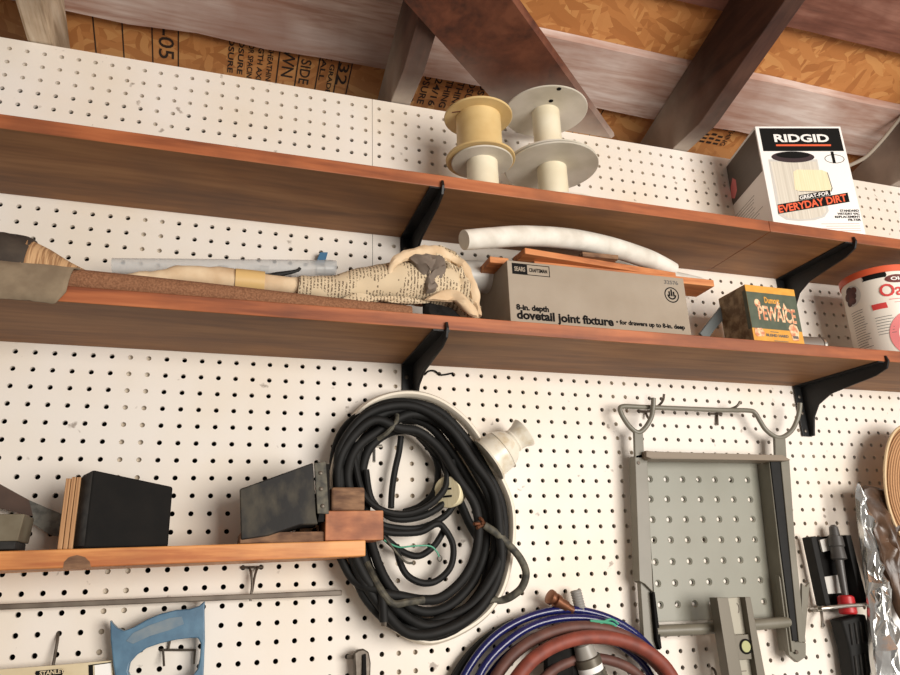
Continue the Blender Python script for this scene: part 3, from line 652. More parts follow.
# things behind it
tag(MB().prism([D(x, y, 3.4) for x, y in ((700, 333), (712, 318), (722, 305), (731, 303), (731, 311), (724, 319), (714, 331), (707, 341))], (0, -0.25, 0)).build('metal_strap', 'slatemetal', bevel=0.04), 'blue-grey curved strap leaning between the grey carton and the green tin', 'strap')
q = D(806, 342, 5.8)
cn = thing('metal_canister', 'small grey metal cylinder lying just right of the green tin', 'canister', (51.2, 5, SM))
MB().lathe((50.5, 4.9, SM + 0.72), (1, 0.08, 0), [(0, 0.66), (0.05, 0.7), (1.8, 0.7), (1.85, 0.66)], 24).build('body', 'darkcan', parent=cn)
MB().lathe((52.37, 5.05, SM + 0.72), (1, 0.08, 0), [(0, 0.72), (0.2, 0.72)], 24).build('rim', 'steel', parent=cn)
# oats canister
OC, OD, OR = 60.45, 4.3, 2.62
oh = 7.05
oc = thing('oats_canister', 'round white oats canister with orange-red lid at the right end of the lower shelf', 'canister', (OC, OD, SM))
MB().lathe((OC, OD, SM), (0, 0, 1), [(0, OR - 0.03), (0.05, OR), (oh, OR)], 72).build('body', plain('canister_white', (230, 224, 212), 0.45), parent=oc)
MB().lathe((OC, OD, SM + oh - 0.35), (0, 0, 1), [(0, OR + 0.02), (0.0, OR + 0.1), (0.5, OR + 0.1), (0.55, OR + 0.02), (0.55, OR - 0.25), (0.42, OR - 0.3)], 72).build('lid', 'lid', parent=oc)
CF = Cyl(OC, OD, SM, OR, math.atan2(CAM[0] - OC, -CAM[2] - OD))
# u=0 faces the viewer; left edge near u=-4
def csub(mb):     # keep big triangles off the curve
    return mb
mb = MB(); write(mb, CF, 'Oats', 0.0, 4.75, 1.4, 0.05, bold=0.02, width=2.5); mb.build('name_lettering', 'red', parent=oc, smooth=False)
mb = MB()
ringp(mb, CF, 1.95, 1.6, 1.95, 1.95, 0.6, 0.03, 60); mb.build('pink_ring', 'pink', parent=oc, smooth=False)
def grid_poly(mb, face, rows, off):   # rows of (b, a0, a1) swept in narrow strips so it hugs the curve
    for (b0, x0, x1), (b1, y0, y1) in zip(rows[:-1], rows[1:]):
        k = 10
        for i in range(k):
            mb.add([face.P(x0 + (x1 - x0) * i / k, b0, off), face.P(x0 + (x1 - x0) * (i + 1) / k, b0, off), face.P(y0 + (y1 - y0) * (i + 1) / k, b1, off), face.P(y0 + (y1 - y0) * i / k, b1, off)], [(0, 1, 2, 3)])
    return mb
def crow(cx, cy, rx, ry, n=10): return [(cy + ry * math.sin(t), cx - rx * math.cos(t), cx + rx * math.cos(t)) for t in [-math.pi / 2 + math.pi * i / n for i in range(n + 1)]]
mb = MB(); grid_poly(mb, CF, crow(-2.1, 5.55, 0.8, 0.85), 0.02); bw = mb.build('printed_bowl', 'greyprint', parent=oc, smooth=False)
mb = MB()
for x, y, r in ((-2.3, 6.0, 0.36), (-1.9, 5.9, 0.34), (-2.6, 5.6, 0.36), (-2.1, 5.5, 0.42), (-2.45, 5.1, 0.34), (-2.05, 5.1, 0.28)): grid_poly(mb, CF, crow(x, y, r, r * 0.9), 0.035)
mb.build('printed_fruit', 'fruit', parent=bw, smooth=False)
mb = MB(); grid_poly(mb, CF, [(6.3, -1.0, 0.6), (6.45, -0.9, 0.7), (6.72, -1.0, 0.65)], 0.03); mb.build('ribbon_banner', 'ink', parent=oc, smooth=False)
mb = MB(); grid_poly(mb, CF, crow(1.35, 6.1, 0.85, 0.34), 0.03); ov = mb.build('brand_oval', 'darkred', parent=oc, smooth=False)
mb = MB(); write(mb, CF, 'Old', 0.9, 5.97, 0.38, 0.05, bold=0.01, width=0.9); mb.build('oval_lettering', 'white', parent=ov, smooth=False)
mb = MB(); grid_poly(mb, CF, [(3.85, -0.7, 0.3), (4.3, -0.75, 0.25)], 0.03); mb.build('red_label', 'red', parent=oc, smooth=False)
mb = MB(); random.seed(11)
for k in range(20): rect(mb, CF, -2.6, 4.2 - k * 0.2, -1.2 - random.random() * 0.5, 4.24 - k * 0.2, 0.02, 6)
for k in range(7): rect(mb, CF, -0.7, 3.2 - k * 0.22, 0.5 - random.random() * 0.4, 3.24 - k * 0.22, 0.02, 5)
mb.build('fine_print', 'inkgrey', parent=oc, smooth=False)
mb = MB(); rect(mb, CF, 0.5, 4.45, 2.6, 4.51, 0.02, 8); rect(mb, CF, 0.8, 4.2, 2.4, 4.24, 0.02, 8); mb.build('red_fine_print', 'pink', parent=oc, smooth=False)

# ------------------------------------------------------------------ left half of the lower shelf
# rust-brown gritty roll
rr = thing('sandpaper_roll', 'long thin rust-brown gritty roll lying along the front of the lower shelf', 'roll', (12, 6.2, SM))
MB().tube([(-6, 6.2, SM + 0.67), (3, 6.2, SM + 0.67), (10, 6.1, SM + 0.61), (16, 5.9, SM + 0.54), (21.5, 5.7, SM + 0.5)], [0.66, 0.66, 0.6, 0.54, 0.5], 20, smooth=4).build('roll', 'rustroll', parent=rr)
# suede sheet
rows = []
prof = [(4.4, 1.28), (5.2, 1.32), (6.0, 1.3), (6.7, 1.22), (7.2, 0.98), (7.45, 0.6), (7.52, 0.1), (7.5, -0.4), (7.47, -1.0)]
for i in range(26):
    c = -6 + i * 0.4
    if i == 25: c = 3.9
    row = []
    for k, (d, q) in enumerate(prof):
        cc = c
        if i >= 20: cc = c - (i - 20) / 5 * (0.05 * k + (0.35 if k == len(prof) - 1 else 0)) + (i - 20) / 5 * (0.1 if k < 4 else 0)
        wv = 0.05 * noise.noise(Vector((c * 0.7, k * 0.6, 0)))
        lowr_ = 0.12 * noise.noise(Vector((c * 1.3, 9, 0))) - 0.03 * max(0, 2 - c) if k == len(prof) - 1 else 0
        row.append(Vector((cc, d + wv, SM + q + wv + lowr_)))
    rows.append(row)
sd = MB(); sd.loft(rows); tag(sd.build('suede_sheet', 'suede', solid=0.09), 'stiff grey-brown suede sheet draped over the front edge of the lower shelf', 'sheet')
# ribbed cardboard cone in a dark wrap
rc_ = thing('cardboard_roll', 'ribbed tan cardboard roll, its left end in a dark wrap, behind the suede sheet', 'roll', (0, 3.6, SM))
MB().tube([D(24, 268, 3.9), D(45, 272, 3.8), D(68, 277, 3.8), D(100, 284, 3.8)], [1.62, 1.25, 0.8, 0.3], 24, smooth=4).build('ribbed_cone', 'corrug', parent=rc_)
mb = MB(); mb.tube([D(-60, 268, 3.9), D(-20, 266, 3.9), D(5, 266, 3.9), D(23, 267, 3.9), D(31, 268, 3.9)], [1.6, 1.68, 1.75, 1.68, 1.52], 28, smooth=4)
for v_ in mb.v: v_ += Vector((0, 1, 1)) * 0.1 * noise.noise(v_ * 1.2)
mb.build('dark_wrap', 'darkcloth', parent=rc_)
# tan paper roll
tp = [D(95, 281, 5.0), D(140, 279, 4.9), D(165, 278, 4.9), D(190, 277, 4.8), D(240, 281, 4.8), D(300, 287, 4.9), D(318, 288, 4.9)]
tr = thing('paper_roll', 'tan kraft paper roll fastened with yellowed tape, behind the rust-brown roll', 'roll', tp[0])
mb = MB(); mb.tube(tp, [0.2, 0.42, 0.5, 0.68, 0.62, 0.56, 0.56], 20, smooth=5)
for v_ in mb.v: v_ += Vector((0, 0.6, 1)) * 0.14 * noise.noise(v_ * 1.5)
mb.build('roll', 'kraftpaper', parent=tr)
MB().tube([D(235, 280.6, 4.8), D(250, 281.8, 4.8), D(264, 283.2, 4.8)], [0.7, 0.69, 0.68], 20).build('tape', 'tape', parent=tr)
# clear tube with black wire inside
ca, cb = D(112, 266, 3.4), D(333, 269, 3.4)
ct = thing('clear_tube', 'clear plastic tube lying behind the tan paper roll', 'tube', ca)
MB().tube([ca, (ca + cb) / 2, cb], [0.45, 0.5, 0.55], 16).build('tube', 'clear', parent=ct)
MB().tube([cb - Vector((0.5, 0, 0)), cb + Vector((0.15, 0, 0))], 0.54, 16).build('end_cap', 'clear', parent=ct)
for x in (219, 260, 316): q = D(x, 270, 3.4); MB().tube([q, q + Vector((0.5, 0, 0))], 0.3, 10).build('paper_insert', 'greyprint', parent=ct)
tag(MB().tube([D(243, 274, 4.1), D(262, 276, 4.15), D(278, 274.5, 4.15), D(296, 271, 4.1), D(300, 268, 4.1)], [0.14, 0.12, 0.17, 0.1, 0.1], 8, smooth=4).build('black_wire', 'rubber'), 'short twisted black wire lying on the tan paper roll', 'wire')
tag(MB().prism([D(x, y, 0.6) for x, y in ((320, 252), (328, 252), (325, 263), (316, 262))], (0, -0.5, 0)).build('plastic_clip', 'bluep', bevel=0.04), 'small blue plastic clip on the pegboard above the clear tube', 'clip')
# white rolled tube rising to the right
wt = [D(306, 285, 3.0), D(350, 279, 3.0), D(400, 272, 3.0), D(450, 274, 2.8), D(505, 279, 2.7)]
tag(MB().tube(wt, [0.3, 0.4, 0.55, 0.95, 1.2], 20, smooth=5).build('rolled_sheet', 'pvc'), 'pale grey-white rolled sheet tapering left, behind the crumpled newspaper', 'roll')
# newspaper bundle
nb_ = thing('newspaper_bundle', 'torn yellowed newspaper wrapped around a bundle, crumpled at its right end', 'newspaper', (20.5, 5, SM))
def crumple(mb, amp, fr, seed=0):
    for v_ in mb.v: v_ += Vector((0, 1, 0.6)) * (abs(noise.noise(v_ * fr * 1.7 + Vector((seed, 1, 2)))) - 0.2) * amp * 1.5 + Vector((noise.noise(v_ * fr + Vector((seed, 5, 0))), noise.noise(v_ * fr + Vector((0, seed, 9))), noise.noise(v_ * fr + Vector((3, 0, seed))))) * amp
    return mb
mb = MB(); mb.tube([D(298, 287, 5.0), D(330, 289, 5.1), D(360, 286, 5.1), D(395, 283, 5.1), D(430, 284, 5.1), D(452, 288, 5.1)], [0.66, 0.78, 1.05, 1.28, 1.45, 1.3], 26, smooth=5)
crumple(mb, 0.1, 0.9).build('wrapped_roll', 'paperbag', parent=nb_)
mb = MB(); mb.pillow([D(x, y, 5.9) for x, y in ((334, 307), (352, 293), (372, 296), (400, 296), (424, 300), (428, 303), (400, 304), (376, 301), (352, 305))], 0.2, n=4, amp=0.2, fr=1.2)
mb.build('torn_corner', 'paperbag', parent=nb_)
mb = MB(); mb.pillow([D(x, y, 5.2) for x, y in ((405, 262), (420, 252), (440, 250), (456, 257), (466, 270), (473, 292), (478, 312), (476, 320), (462, 320), (446, 306), (430, 297), (420, 300), (428, 286), (440, 268), (425, 262))], 1.0, n=12, amp=0.7, fr=1.3, back=0.6)
crumple(mb, 0.26, 1.3, 2).build('crumpled_end', ['paperbag'], parent=nb_)
mb = MB(); mb.tube([D(389, 276, 6.2), D(393, 265, 6.3), D(402, 257, 6.3), D(418, 253, 6.2), D(438, 252, 6.0), D(452, 258, 5.9)], [0.12, 0.22, 0.32, 0.4, 0.42, 0.3], 10, smooth=5, squash=0.7)
crumple(mb, 0.08, 1.6, 4).build('folded_rim', 'kraftpaper', parent=nb_)
mb = MB(); mb.tube([D(446, 254, 5.9), D(460, 263, 5.8), D(469, 278, 5.8), D(475, 298, 5.9), D(478, 316, 6.0)], [0.2, 0.34, 0.3, 0.34, 0.2], 10, smooth=5, squash=0.8)
crumple(mb, 0.12, 1.6, 14).build('folded_edge', 'kraftpaper', parent=nb_)
mb = MB(); mb.pillow([D(x, y, 6.3) for x, y in ((408, 258), (420, 254), (436, 256), (444, 262), (446, 274), (440, 284), (433, 291), (427, 292), (424, 282), (416, 270))], 0.35, n=6, amp=0.4, fr=1.4)
crumple(mb, 0.22, 1.6, 8).build('grey_lining', 'greycloth', parent=nb_)
mb = MB(); mb.pillow([D(x, y, 5.7) for x, y in ((424, 303), (436, 305), (450, 308), (461, 318), (448, 320), (425, 318))], 0.3, n=5, amp=0.25, fr=2)
mb.build('shaded_hole', 'blockface', parent=nb_)  # black lump stands in for the shaded hole under the paper
mb = MB(); mb.pillow([D(x, y, 6.3) for x, y in ((424, 300), (440, 296), (452, 300), (464, 312), (478, 318), (476, 308), (468, 300), (455, 290), (440, 291))], 0.25, n=5, amp=0.35, fr=1.4)
mb.build('torn_flap', 'kraftpaper', parent=nb_)
for pts, lb_ in (((( 411, 248), (417, 247), (424, 249), (431, 248), (437, 252), (443, 249)), 'thin black squiggle of wire on the pegboard above the newspaper bundle'), (((424, 375), (429, 371), (435, 371), (441, 375), (453, 373)), 'thin black squiggle of wire just under the lower shelf, beside the bracket')):
    tag(MB().tube([D(x, y, 0.12) for x, y in pts], 0.06, 6, smooth=3).build('wire_scrap', 'ink'), lb_, 'wire')

# ------------------------------------------------------------------ blocks on the ledge
def foot(pts, h0, h1, name, mat, **k):      # footprint (c,d) prism
    return MB().prism([Vector((c, d, h0)) for c, d in pts], (0, 0, h1 - h0)).build(name, mat, **k)
def cpx(x, d): return D(x, 520, d).x
for k, (x0, x1, top, lb_) in enumerate(((60.5, 65.8, -7.62, 'thin upright wooden slat, leftmost of the three left of the black block'), (66, 71, -7.55, 'thin upright wooden slat, middle of the three left of the black block'), (71.2, 76, -7.55, 'thin upright wooden slat touching the black block'))):
    c0, c1 = cpx(x0, 4.1), cpx(x1, 4.1)
    tag(foot([(c0 + .01, 4.1), (c1 - .01, 4.1), (c1 - .01, 1.3), (c0 + .01, 1.3)], ledge_top(4.3) + 0.01, top, 'wooden_slat', 'ply', bevel=0.03), lb_, 'slat', 'upright wooden slats on the ledge')
bt = thing('covered_block', 'large matt black covered block standing on the ledge beside wooden slats', 'block', (7, 2.6, ledge_top(7)))
lo = ledge_top(7) + 0.02
x76, x87, x170 = cpx(76.5, 3.9), cpx(87, 4.45), cpx(170, 3.6)
mb = MB(); tp_ = [(x76, 3.9, -7.46), (x87, 4.4, -7.2), (x170, 3.6, -7.95), (x170 - .2, 0.9, -8.0), (x76, 1.1, -7.4)]
n5 = len(tp_); mb.add([Vector((c, d, lo)) for c, d, h in tp_] + [Vector(t) for t in tp_], [tuple(range(n5 - 1, -1, -1)), tuple(range(n5, 2 * n5))] + [(k, (k + 1) % n5, (k + 1) % n5 + n5, k + n5) for k in range(n5)])
mb.build('block', 'blockface', parent=bt, bevel=0.1)
mb = MB(); mb.add([Vector((x76, 3.92, lo + .1)), Vector((x87, 4.43, lo + .1)), Vector((x87, 4.43, -7.3)), Vector((x76, 3.92, -7.56))], [(0, 1, 2, 3)])
mb.build('scuffed_spine', 'blockedge', parent=bt, solid=0.03)
# right block
def L(x, y, d): return D(x, y, d)
wb = thing('worn_block', 'worn black wedge-topped block with a riveted metal edge strip on the ledge', 'block', (14.5, 2.5, ledge_top(14)))
fr_ = [L(239.5, 489, 4.1), L(313, 462.5, 4.3), L(316, 515, 4.3), L(318, 524, 4.3), L(300, 525, 4.3), L(268, 536, 4.1), L(241, 540, 4.1)]
MB().prism(fr_, (0.25, -2.9, 0)).build('block', 'blockworn', parent=wb, bevel=0.07)
MB().prism([L(314.5, 463, 4.38), L(326, 461.5, 4.25), L(329, 514, 4.25), L(317.5, 513.5, 4.38)], (0, -0.18, 0)).build('metal_strip', 'rubbergrey', parent=wb, bevel=0.03)
MB().prism([L(326, 464, 4.2), L(329.5, 464, 3.9), L(330, 521, 3.9), L(318, 522, 4.2)], (0, -2.6, 0)).build('back_plate', 'blockface', parent=wb)
for x, y in ((320.5, 473), (321, 489), (322.5, 506)): MB().lathe(L(x, y, 4.34), (0, 1, 0), [(0, 0.12), (0.05, 0.11), (0.08, 0.05)], 12).build('rivet', 'darksteel', parent=wb)
tag(foot([(cpx(241, 4), 4.0), (cpx(325, 4.0), 4.0), (cpx(325, 4), 1.2), (cpx(241, 4), 1.2)], ledge_top(14) + .02, -10.35, 'base_board', 'brownwood', bevel=0.04), 'dark worn wooden base under the wedge-topped black block', 'board')
q0 = cpx(325, 4.2); q1 = cpx(383.5, 4.2)
tag(foot([(q0 + 0.02, 4.2), (q1, 4.2), (q1, 1.8), (q0 + 0.02, 1.8)], ledge_top(18) + .02, D(370, 510.5, 4.2).z, 'wood_block', 'redwood', bevel=0.05), 'orange-brown wood block overhanging the right end of the ledge', 'block')
a0 = D(331.5, 487, 3.8); a1_ = D(365, 510, 3.8)
tag(MB().box(a0.x, a1_.x, 2.2, 3.8, D(370, 510.5, 4.2).z + 0.02, a0.z).build('wood_block', 'brownwood', bevel=0.14, segs=3), 'small brown rounded wood block sitting on the orange-brown block', 'block')
# left items
gl = thing('sharpening_stone', 'grey-brown two-layered stone block at the left end of the ledge', 'block', (0, 2.6, ledge_top(0)))
cR = cpx(27, 3.2); gt = D(10, 514, 4.0).z; gm = D(10, 541, 4.0).z
mb = MB(); mb.add([Vector(p) for p in ((-5, 1.5, gm), (cR - .1, 1.5, gm), (cR - .12, 4, gm), (-5, 4, gm), (-5, 1.5, gt), (cR, 1.5, gt), (cR + .02, 4, gt), (-5, 4, gt))], [(0, 3, 2, 1), (4, 5, 6, 7), (0, 1, 5, 4), (1, 2, 6, 5), (2, 3, 7, 6), (3, 0, 4, 7)])
mb.build('upper_layer', 'bluegrey', parent=gl, bevel=0.05)
MB().box(-5, cR - .2, 1.6, 3.95, ledge_top(0) + .12, gm - .01).build('lower_layer', 'blockedge', parent=gl, bevel=0.05)
bl = thing('scraper_blade', 'old brown blade with a paint-spattered grey end, leaning behind the ledge blocks', 'blade', D(30, 530, 0.9))
MB().prism([D(x, y, 1.0) for x, y in ((-40, 468), (0, 484), (29, 500), (33, 516), (22, 514), (0, 508), (-40, 496))], (0, -0.15, 0)).build('brown_end', 'blade', parent=bl)
MB().prism([D(x, y, 1.0) for x, y in ((29, 500), (45, 507), (62, 514), (62, 537), (50, 535), (32, 523), (33, 516))], (0, -0.15, 0)).build('grey_end', 'bladegrey', parent=bl)

# ------------------------------------------------------------------ hooks, rod
def hook(label, *paths, r=0.07, mat='darksteel'):
    mb = MB()
    for p in paths: mb.tube([D(x, y, d) for x, y, d in p], r, 8, smooth=4)
    return tag(mb.build('peg_hook', mat), label, 'hook', 'steel peg hooks')
hook('wire peg hook under the pine ledge, dangling over the grey rod', [(241, 567.5, 0.1), (263, 567, 0.1)], [(249, 567, 0.1), (251, 573, 0.5), (252, 585, 0.6), (250.5, 601, 0.7)], [(258, 567, 0.1), (255, 575, 0.5), (252, 592, 0.62)])
hook('short steel peg hook inside the top of the black cord coil', [(368, 446, 0.05), (382, 446, 0.05)], [(374, 440, 0.2), (374, 446, 0.5), (374, 462, 0.8)], mat='steel', r=0.1)
hook('rusty wire peg hook seen through the blue saw handle', [(160, 650, 0.05), (196, 650, 0.4)], [(163, 649, 0.2), (163.5, 657, 0.4), (164, 666, 0.6)], [(195, 649, 0.4), (194, 664, 0.4)], [(170, 641, 0.2), (168, 650, 0.1)], r=0.06)
hook('wire peg hook holding the cream saw blade at the lower left', [(58, 633, -0.1), (57.5, 640, 0.3), (55, 655, 0.5), (52, 673, 0.7)], r=0.08)
hook('grey peg hook through the left loop of the grey metal stand', [(638, 411, 0.05), (651, 411, 0.4), (662, 402, 1.1), (664, 394, 1.3)], [(645, 411, 0.05), (648, 418, 0.4)], r=0.09)
hook('grey peg hook under the top bar of the grey metal stand', [(709, 413.5, 0.05), (722, 414, 0.15)], [(717, 413, 0.1), (717.5, 425, 0.2)], [(716, 413, 0.2), (729, 409.5, 0.9), (737, 406, 1.3), (740, 401.5, 1.4)], r=0.09)
hook('shiny tee-ended peg hook left of the black and red hand tool', [(812, 611, 0.05), (828, 610, 0.4)], [(821, 610, 0.4), (822, 618, 0.9), (822, 628, 1.2)], mat='steel', r=0.1)
hook('rusty curved peg hook poking out below the spirit level', [(712, 668, 0.0), (715, 671, 0.3), (717, 680, 0.4)], r=0.08)
tag(MB().prism([D(x, y, 0.75) for x, y in ((-60, 606.5), (342, 590), (342, 595.5), (-60, 612.5))], (0, -0.3, 0)).build('metal_rod', 'rod', bevel=0.05), 'long grey metal bar hanging level below the pine ledge', 'bar')
# dark clamp
kc = thing('small_clamp', 'small dark metal clamp hanging at the bottom edge below the cord coil', 'clamp', D(362, 675, 0.8))
MB().prism([D(x, y, 1.1) for x, y in ((354, 653), (358, 650), (364, 649), (369, 652), (371, 663), (370, 690), (356, 690))], (0, -0.5, 0)).build('body', 'darksteel', parent=kc, bevel=0.08)
MB().prism([D(x, y, 1.25) for x, y in ((363, 655), (366, 654), (367, 690), (362, 690))], (0, -0.6, 0)).build('jaw_slot', 'ink', parent=kc)
MB().tube([D(347, 657, 0.6), D(358, 657, 0.8)], 0.12, 8).build('screw', 'darksteel', parent=kc)

# ------------------------------------------------------------------ saw
sw = thing('hand_saw', 'hand saw with a worn blue handle and cream strip at the bottom left', 'saw', D(160, 700, 0.8))
outer = [(110, 620), (113, 624), (117, 628), (124, 631), (132, 628), (146, 620), (160, 614), (176, 610), (190, 609), (199, 606), (205, 601), (204.6, 612), (205, 640), (204, 665), (203, 690), (198, 712), (186, 722), (150, 724), (126, 712), (117, 690), (113, 664), (110.5, 640)]
inner = [(128, 672), (130, 663), (137, 655), (147, 648), (160, 643.5), (175, 640), (190, 638), (198, 638), (201, 644), (200, 658), (197.5, 670), (192, 677), (180, 684), (160, 690), (142, 690), (132, 684)]
MB().prism([D(x, y, 1.25) for x, y in outer], (0, -0.75, 0), hole=[D(x, y, 1.25) for x, y in inner]).build('handle', 'bluesaw', parent=sw, bevel=0.12, segs=3)
pt_ = [(126, 641), (133, 633), (150, 625), (170, 618), (182, 616.5), (184, 624), (170, 630), (150, 636), (133, 644)]
MB().prism([D(x, y, 1.27) for x, y in pt_], (0, -0.03, 0)).build('worn_patch', 'greysaw', parent=sw, bevel=0.01)
MB().prism([D(x, y, 0.95) for x, y in ((-50, 671), (0, 669.5), (60, 665), (112, 660.5), (114, 700), (-50, 712))], (0, -0.18, 0)).build('cream_strip', 'creamsaw', parent=sw)
sF = Face(D(30, 680, 0.97), (1, 0, 0), (0, 0, 1))
mb = MB(); poly(mb, sF, up_(sF, ((36, 671), (62, 668.6), (64, 671), (62, 675.5), (38, 677), (35, 674))), 0.01); lb_ = mb.build('label', 'ink', parent=sw, smooth=False)
a1, b1 = sF.uv(39.5, 675.8); mb = MB(); write(mb, sF, 'STANLEY', a1, b1, 0.28, 0.02, rot=0.06, bold=0.008, width=1.12); mb.build('label_lettering', 'creamsaw', parent=lb_, smooth=False)
mb = MB(); poly(mb, sF, up_(sF, ((88.5, 665), (93, 664.5), (93.5, 680), (89, 680))), 0.01); poly(mb, sF, up_(sF, ((88.5, 665), (111, 662), (111, 663), (88.6, 666))), 0.012)
mb.build('black_marks', 'ink', parent=sw, smooth=False)
mb = MB(); poly(mb, sF, up_(sF, ((94.5, 664.8), (111, 663), (112, 680), (95, 681))), 0.01); mb.build('white_square', 'white', parent=sw, smooth=False)

# ------------------------------------------------------------------ black cord coil
cd = thing('power_cord', 'thick black rubber power cord coiled in a big oval on the pegboard', 'cord', D(425, 643, 1))
loops = [
    ([(338, 500), (333, 462), (345, 430), (370, 409), (402, 402), (436, 410), (464, 436), (485, 468), (501, 503), (504, 545), (493, 590), (466, 622), (430, 636), (398, 622), (372, 594), (350, 548)], 1.2),
    ([(349, 500), (344, 465), (354, 436), (376, 417), (403, 410), (432, 418), (455, 441), (475, 470), (493, 505), (495, 545), (484, 585), (460, 614), (428, 626), (400, 612), (376, 586), (360, 545)], 1.9),
    ([(359, 498), (355, 468), (362, 442), (381, 425), (404, 418), (428, 425), (448, 446), (466, 474), (483, 508), (486, 545), (474, 580), (450, 605), (426, 612), (404, 602), (384, 576), (370, 540)], 1.3),
    ([(343, 520), (338, 470), (350, 440), (374, 420), (398, 428), (420, 432), (441, 450), (458, 478), (475, 508), (478, 545), (466, 575), (444, 596), (424, 600), (400, 596), (376, 590), (355, 560)], 2.3),
    ([(352, 505), (347, 475), (357, 448), (385, 427), (412, 414), (440, 424), (466, 452), (482, 480), (497, 512), (501, 550), (490, 580), (470, 606), (440, 620), (408, 630), (378, 612), (356, 575)], 2.0),
    ([(366, 500), (362, 475), (368, 450), (386, 434), (406, 430), (425, 438), (440, 458), (452, 482), (468, 520), (487, 560), (478, 600), (455, 618), (420, 622), (392, 600), (366, 560)], 1.0),
    ([(341, 515), (339, 480), (341, 450), (362, 418), (390, 406), (420, 408), (450, 428), (474, 462), (493, 492), (500, 530), (500, 570), (480, 608), (446, 630), (410, 634), (385, 612), (358, 570)], 2.4),
]
mb = MB()
for k, (pts, d) in enumerate(loops):
    mb.tube([D(x + 2 * noise.noise(Vector((i * 0.7, k * 3, 0))), y, d + 0.5 * noise.noise(Vector((i * 0.45, k * 7.3, 1)))) for i, (x, y) in enumerate(pts)], 0.28, 12, closed=True, smooth=5)
mb.build('main_coil', 'rubber', parent=cd)
mb = MB()
inn = [
    [(352, 440, 1.7), (356, 468, 1.8), (364, 495, 1.9), (382, 510, 2.0), (405, 514, 2.0), (428, 506, 2.0), (445, 488, 2.0), (446, 466, 1.9), (436, 448, 1.7), (420, 436, 1.5)],
    [(366, 470, 1.5), (372, 500, 1.6), (392, 518, 1.6), (420, 517, 1.6), (443, 504, 1.5), (455, 484, 1.4), (452, 460, 1.3)],
    [(372, 520, 1.3), (390, 527, 1.3), (420, 528, 1.2), (446, 515, 1.2), (458, 496, 1.0)],
    [(380, 530, 1.6), (394, 533, 1.7), (420, 532, 1.6), (436, 524, 1.5), (444, 528, 1.5), (453, 545, 1.5), (451, 566, 1.5), (438, 580, 1.5), (423, 583, 1.5), (408, 576, 1.5), (400, 562, 1.5), (396, 545, 1.4)],
    [(382, 535, 1.0), (400, 550, 1.0), (418, 556, 1.0), (434, 546, 1.0), (444, 530, 1.0)],
    [(401, 436, 1.0), (399, 452, 0.9), (395, 470, 0.9), (392, 490, 0.9), (391, 508, 1.0)],
    [(418, 436, 1.1), (432, 452, 1.0), (438, 470, 1.0), (434, 492, 1.1), (420, 506, 1.2), (404, 512, 1.3)],
]
for p in inn: mb.tube([D(*q) for q in p], 0.2, 10, smooth=6)
mb.build('inner_loops', 'rubber', parent=cd)
mb = MB(); mb.tube([D(*q) for q in ((397, 415, 2.3), (396, 422, 2.6), (388, 432, 2.6), (378, 439, 2.2))], 0.14, 8, smooth=5); mb.build('loose_tail', 'rubbergrey', parent=cd)
mb = MB(); mb.tube([D(*q) for q in ((484, 525, 2.5), (496, 533, 2.5), (508, 544, 2.4), (520, 558, 2.3), (526, 573, 2.2), (522, 587, 2.0), (512, 596, 1.7), (502, 600, 1.3), (488, 600, 1.2))], 0.23, 12, smooth=6)
e1 = mb.build('cut_end', 'rubbergrey', parent=cd)
mb = MB(); mb.tube([D(*q) for q in ((340, 556, 1.8), (352, 578, 1.9), (368, 588, 2.3), (380, 590, 2.5), (383, 605, 2.6), (384, 622, 2.6))], 0.25, 12, smooth=6)
e2 = mb.build('hanging_end', 'rubber', parent=cd)
mb = MB(); mb.tube([D(*q) for q in ((366, 562, 1.6), (378, 585, 2.6), (392, 603, 2.8), (408, 602, 2.8), (424, 600, 2.7))], 0.2, 10, smooth=5)
mb.build('taped_section', 'rubbergrey', parent=cd)
mb = MB()
for dx, dy in ((0, -5), (-6, 1), (-3, 5), (3, 0)): mb.tube([D(484, 525, 2.5), D(482 + dx * .6, 523 + dy * .6, 2.6), D(480 + dx, 523 + dy, 2.8)], [0.1, 0.12, 0.1], 6)
mb.build('bare_wires', 'copper', parent=e1)
mb = MB(); mb.tube([D(384, 621, 2.6), D(384, 626, 2.6)], 0.16, 8); mb.build('bare_wires', 'darksteel', parent=e2)
mb = MB(); mb.tube([D(*q) for q in ((384, 540, 2.0), (398, 547, 2.1), (414, 546, 2.2), (430, 546, 2.2), (437, 552, 2.2), (439, 557, 2.2))], 0.05, 6, smooth=5)
mb.build('green_wire', 'green', parent=cd)
mb = MB(); mb.tube([D(*q) for q in ((384, 536, 2.0), (396, 552, 2.2), (406, 562, 2.2), (413, 563, 2.2))], 0.07, 6, smooth=5)
mb.build('wire_terminal', 'rubbergrey', parent=cd); mb = MB(); mb.tube([D(*q) for q in ((439, 555, 2.2), (437.5, 559, 2.2), (440, 561.5, 2.2), (442, 558, 2.2), (439.5, 555, 2.2))], 0.035, 6, smooth=4)
mb.build('wire_terminal', 'rubbergrey', parent=cd)
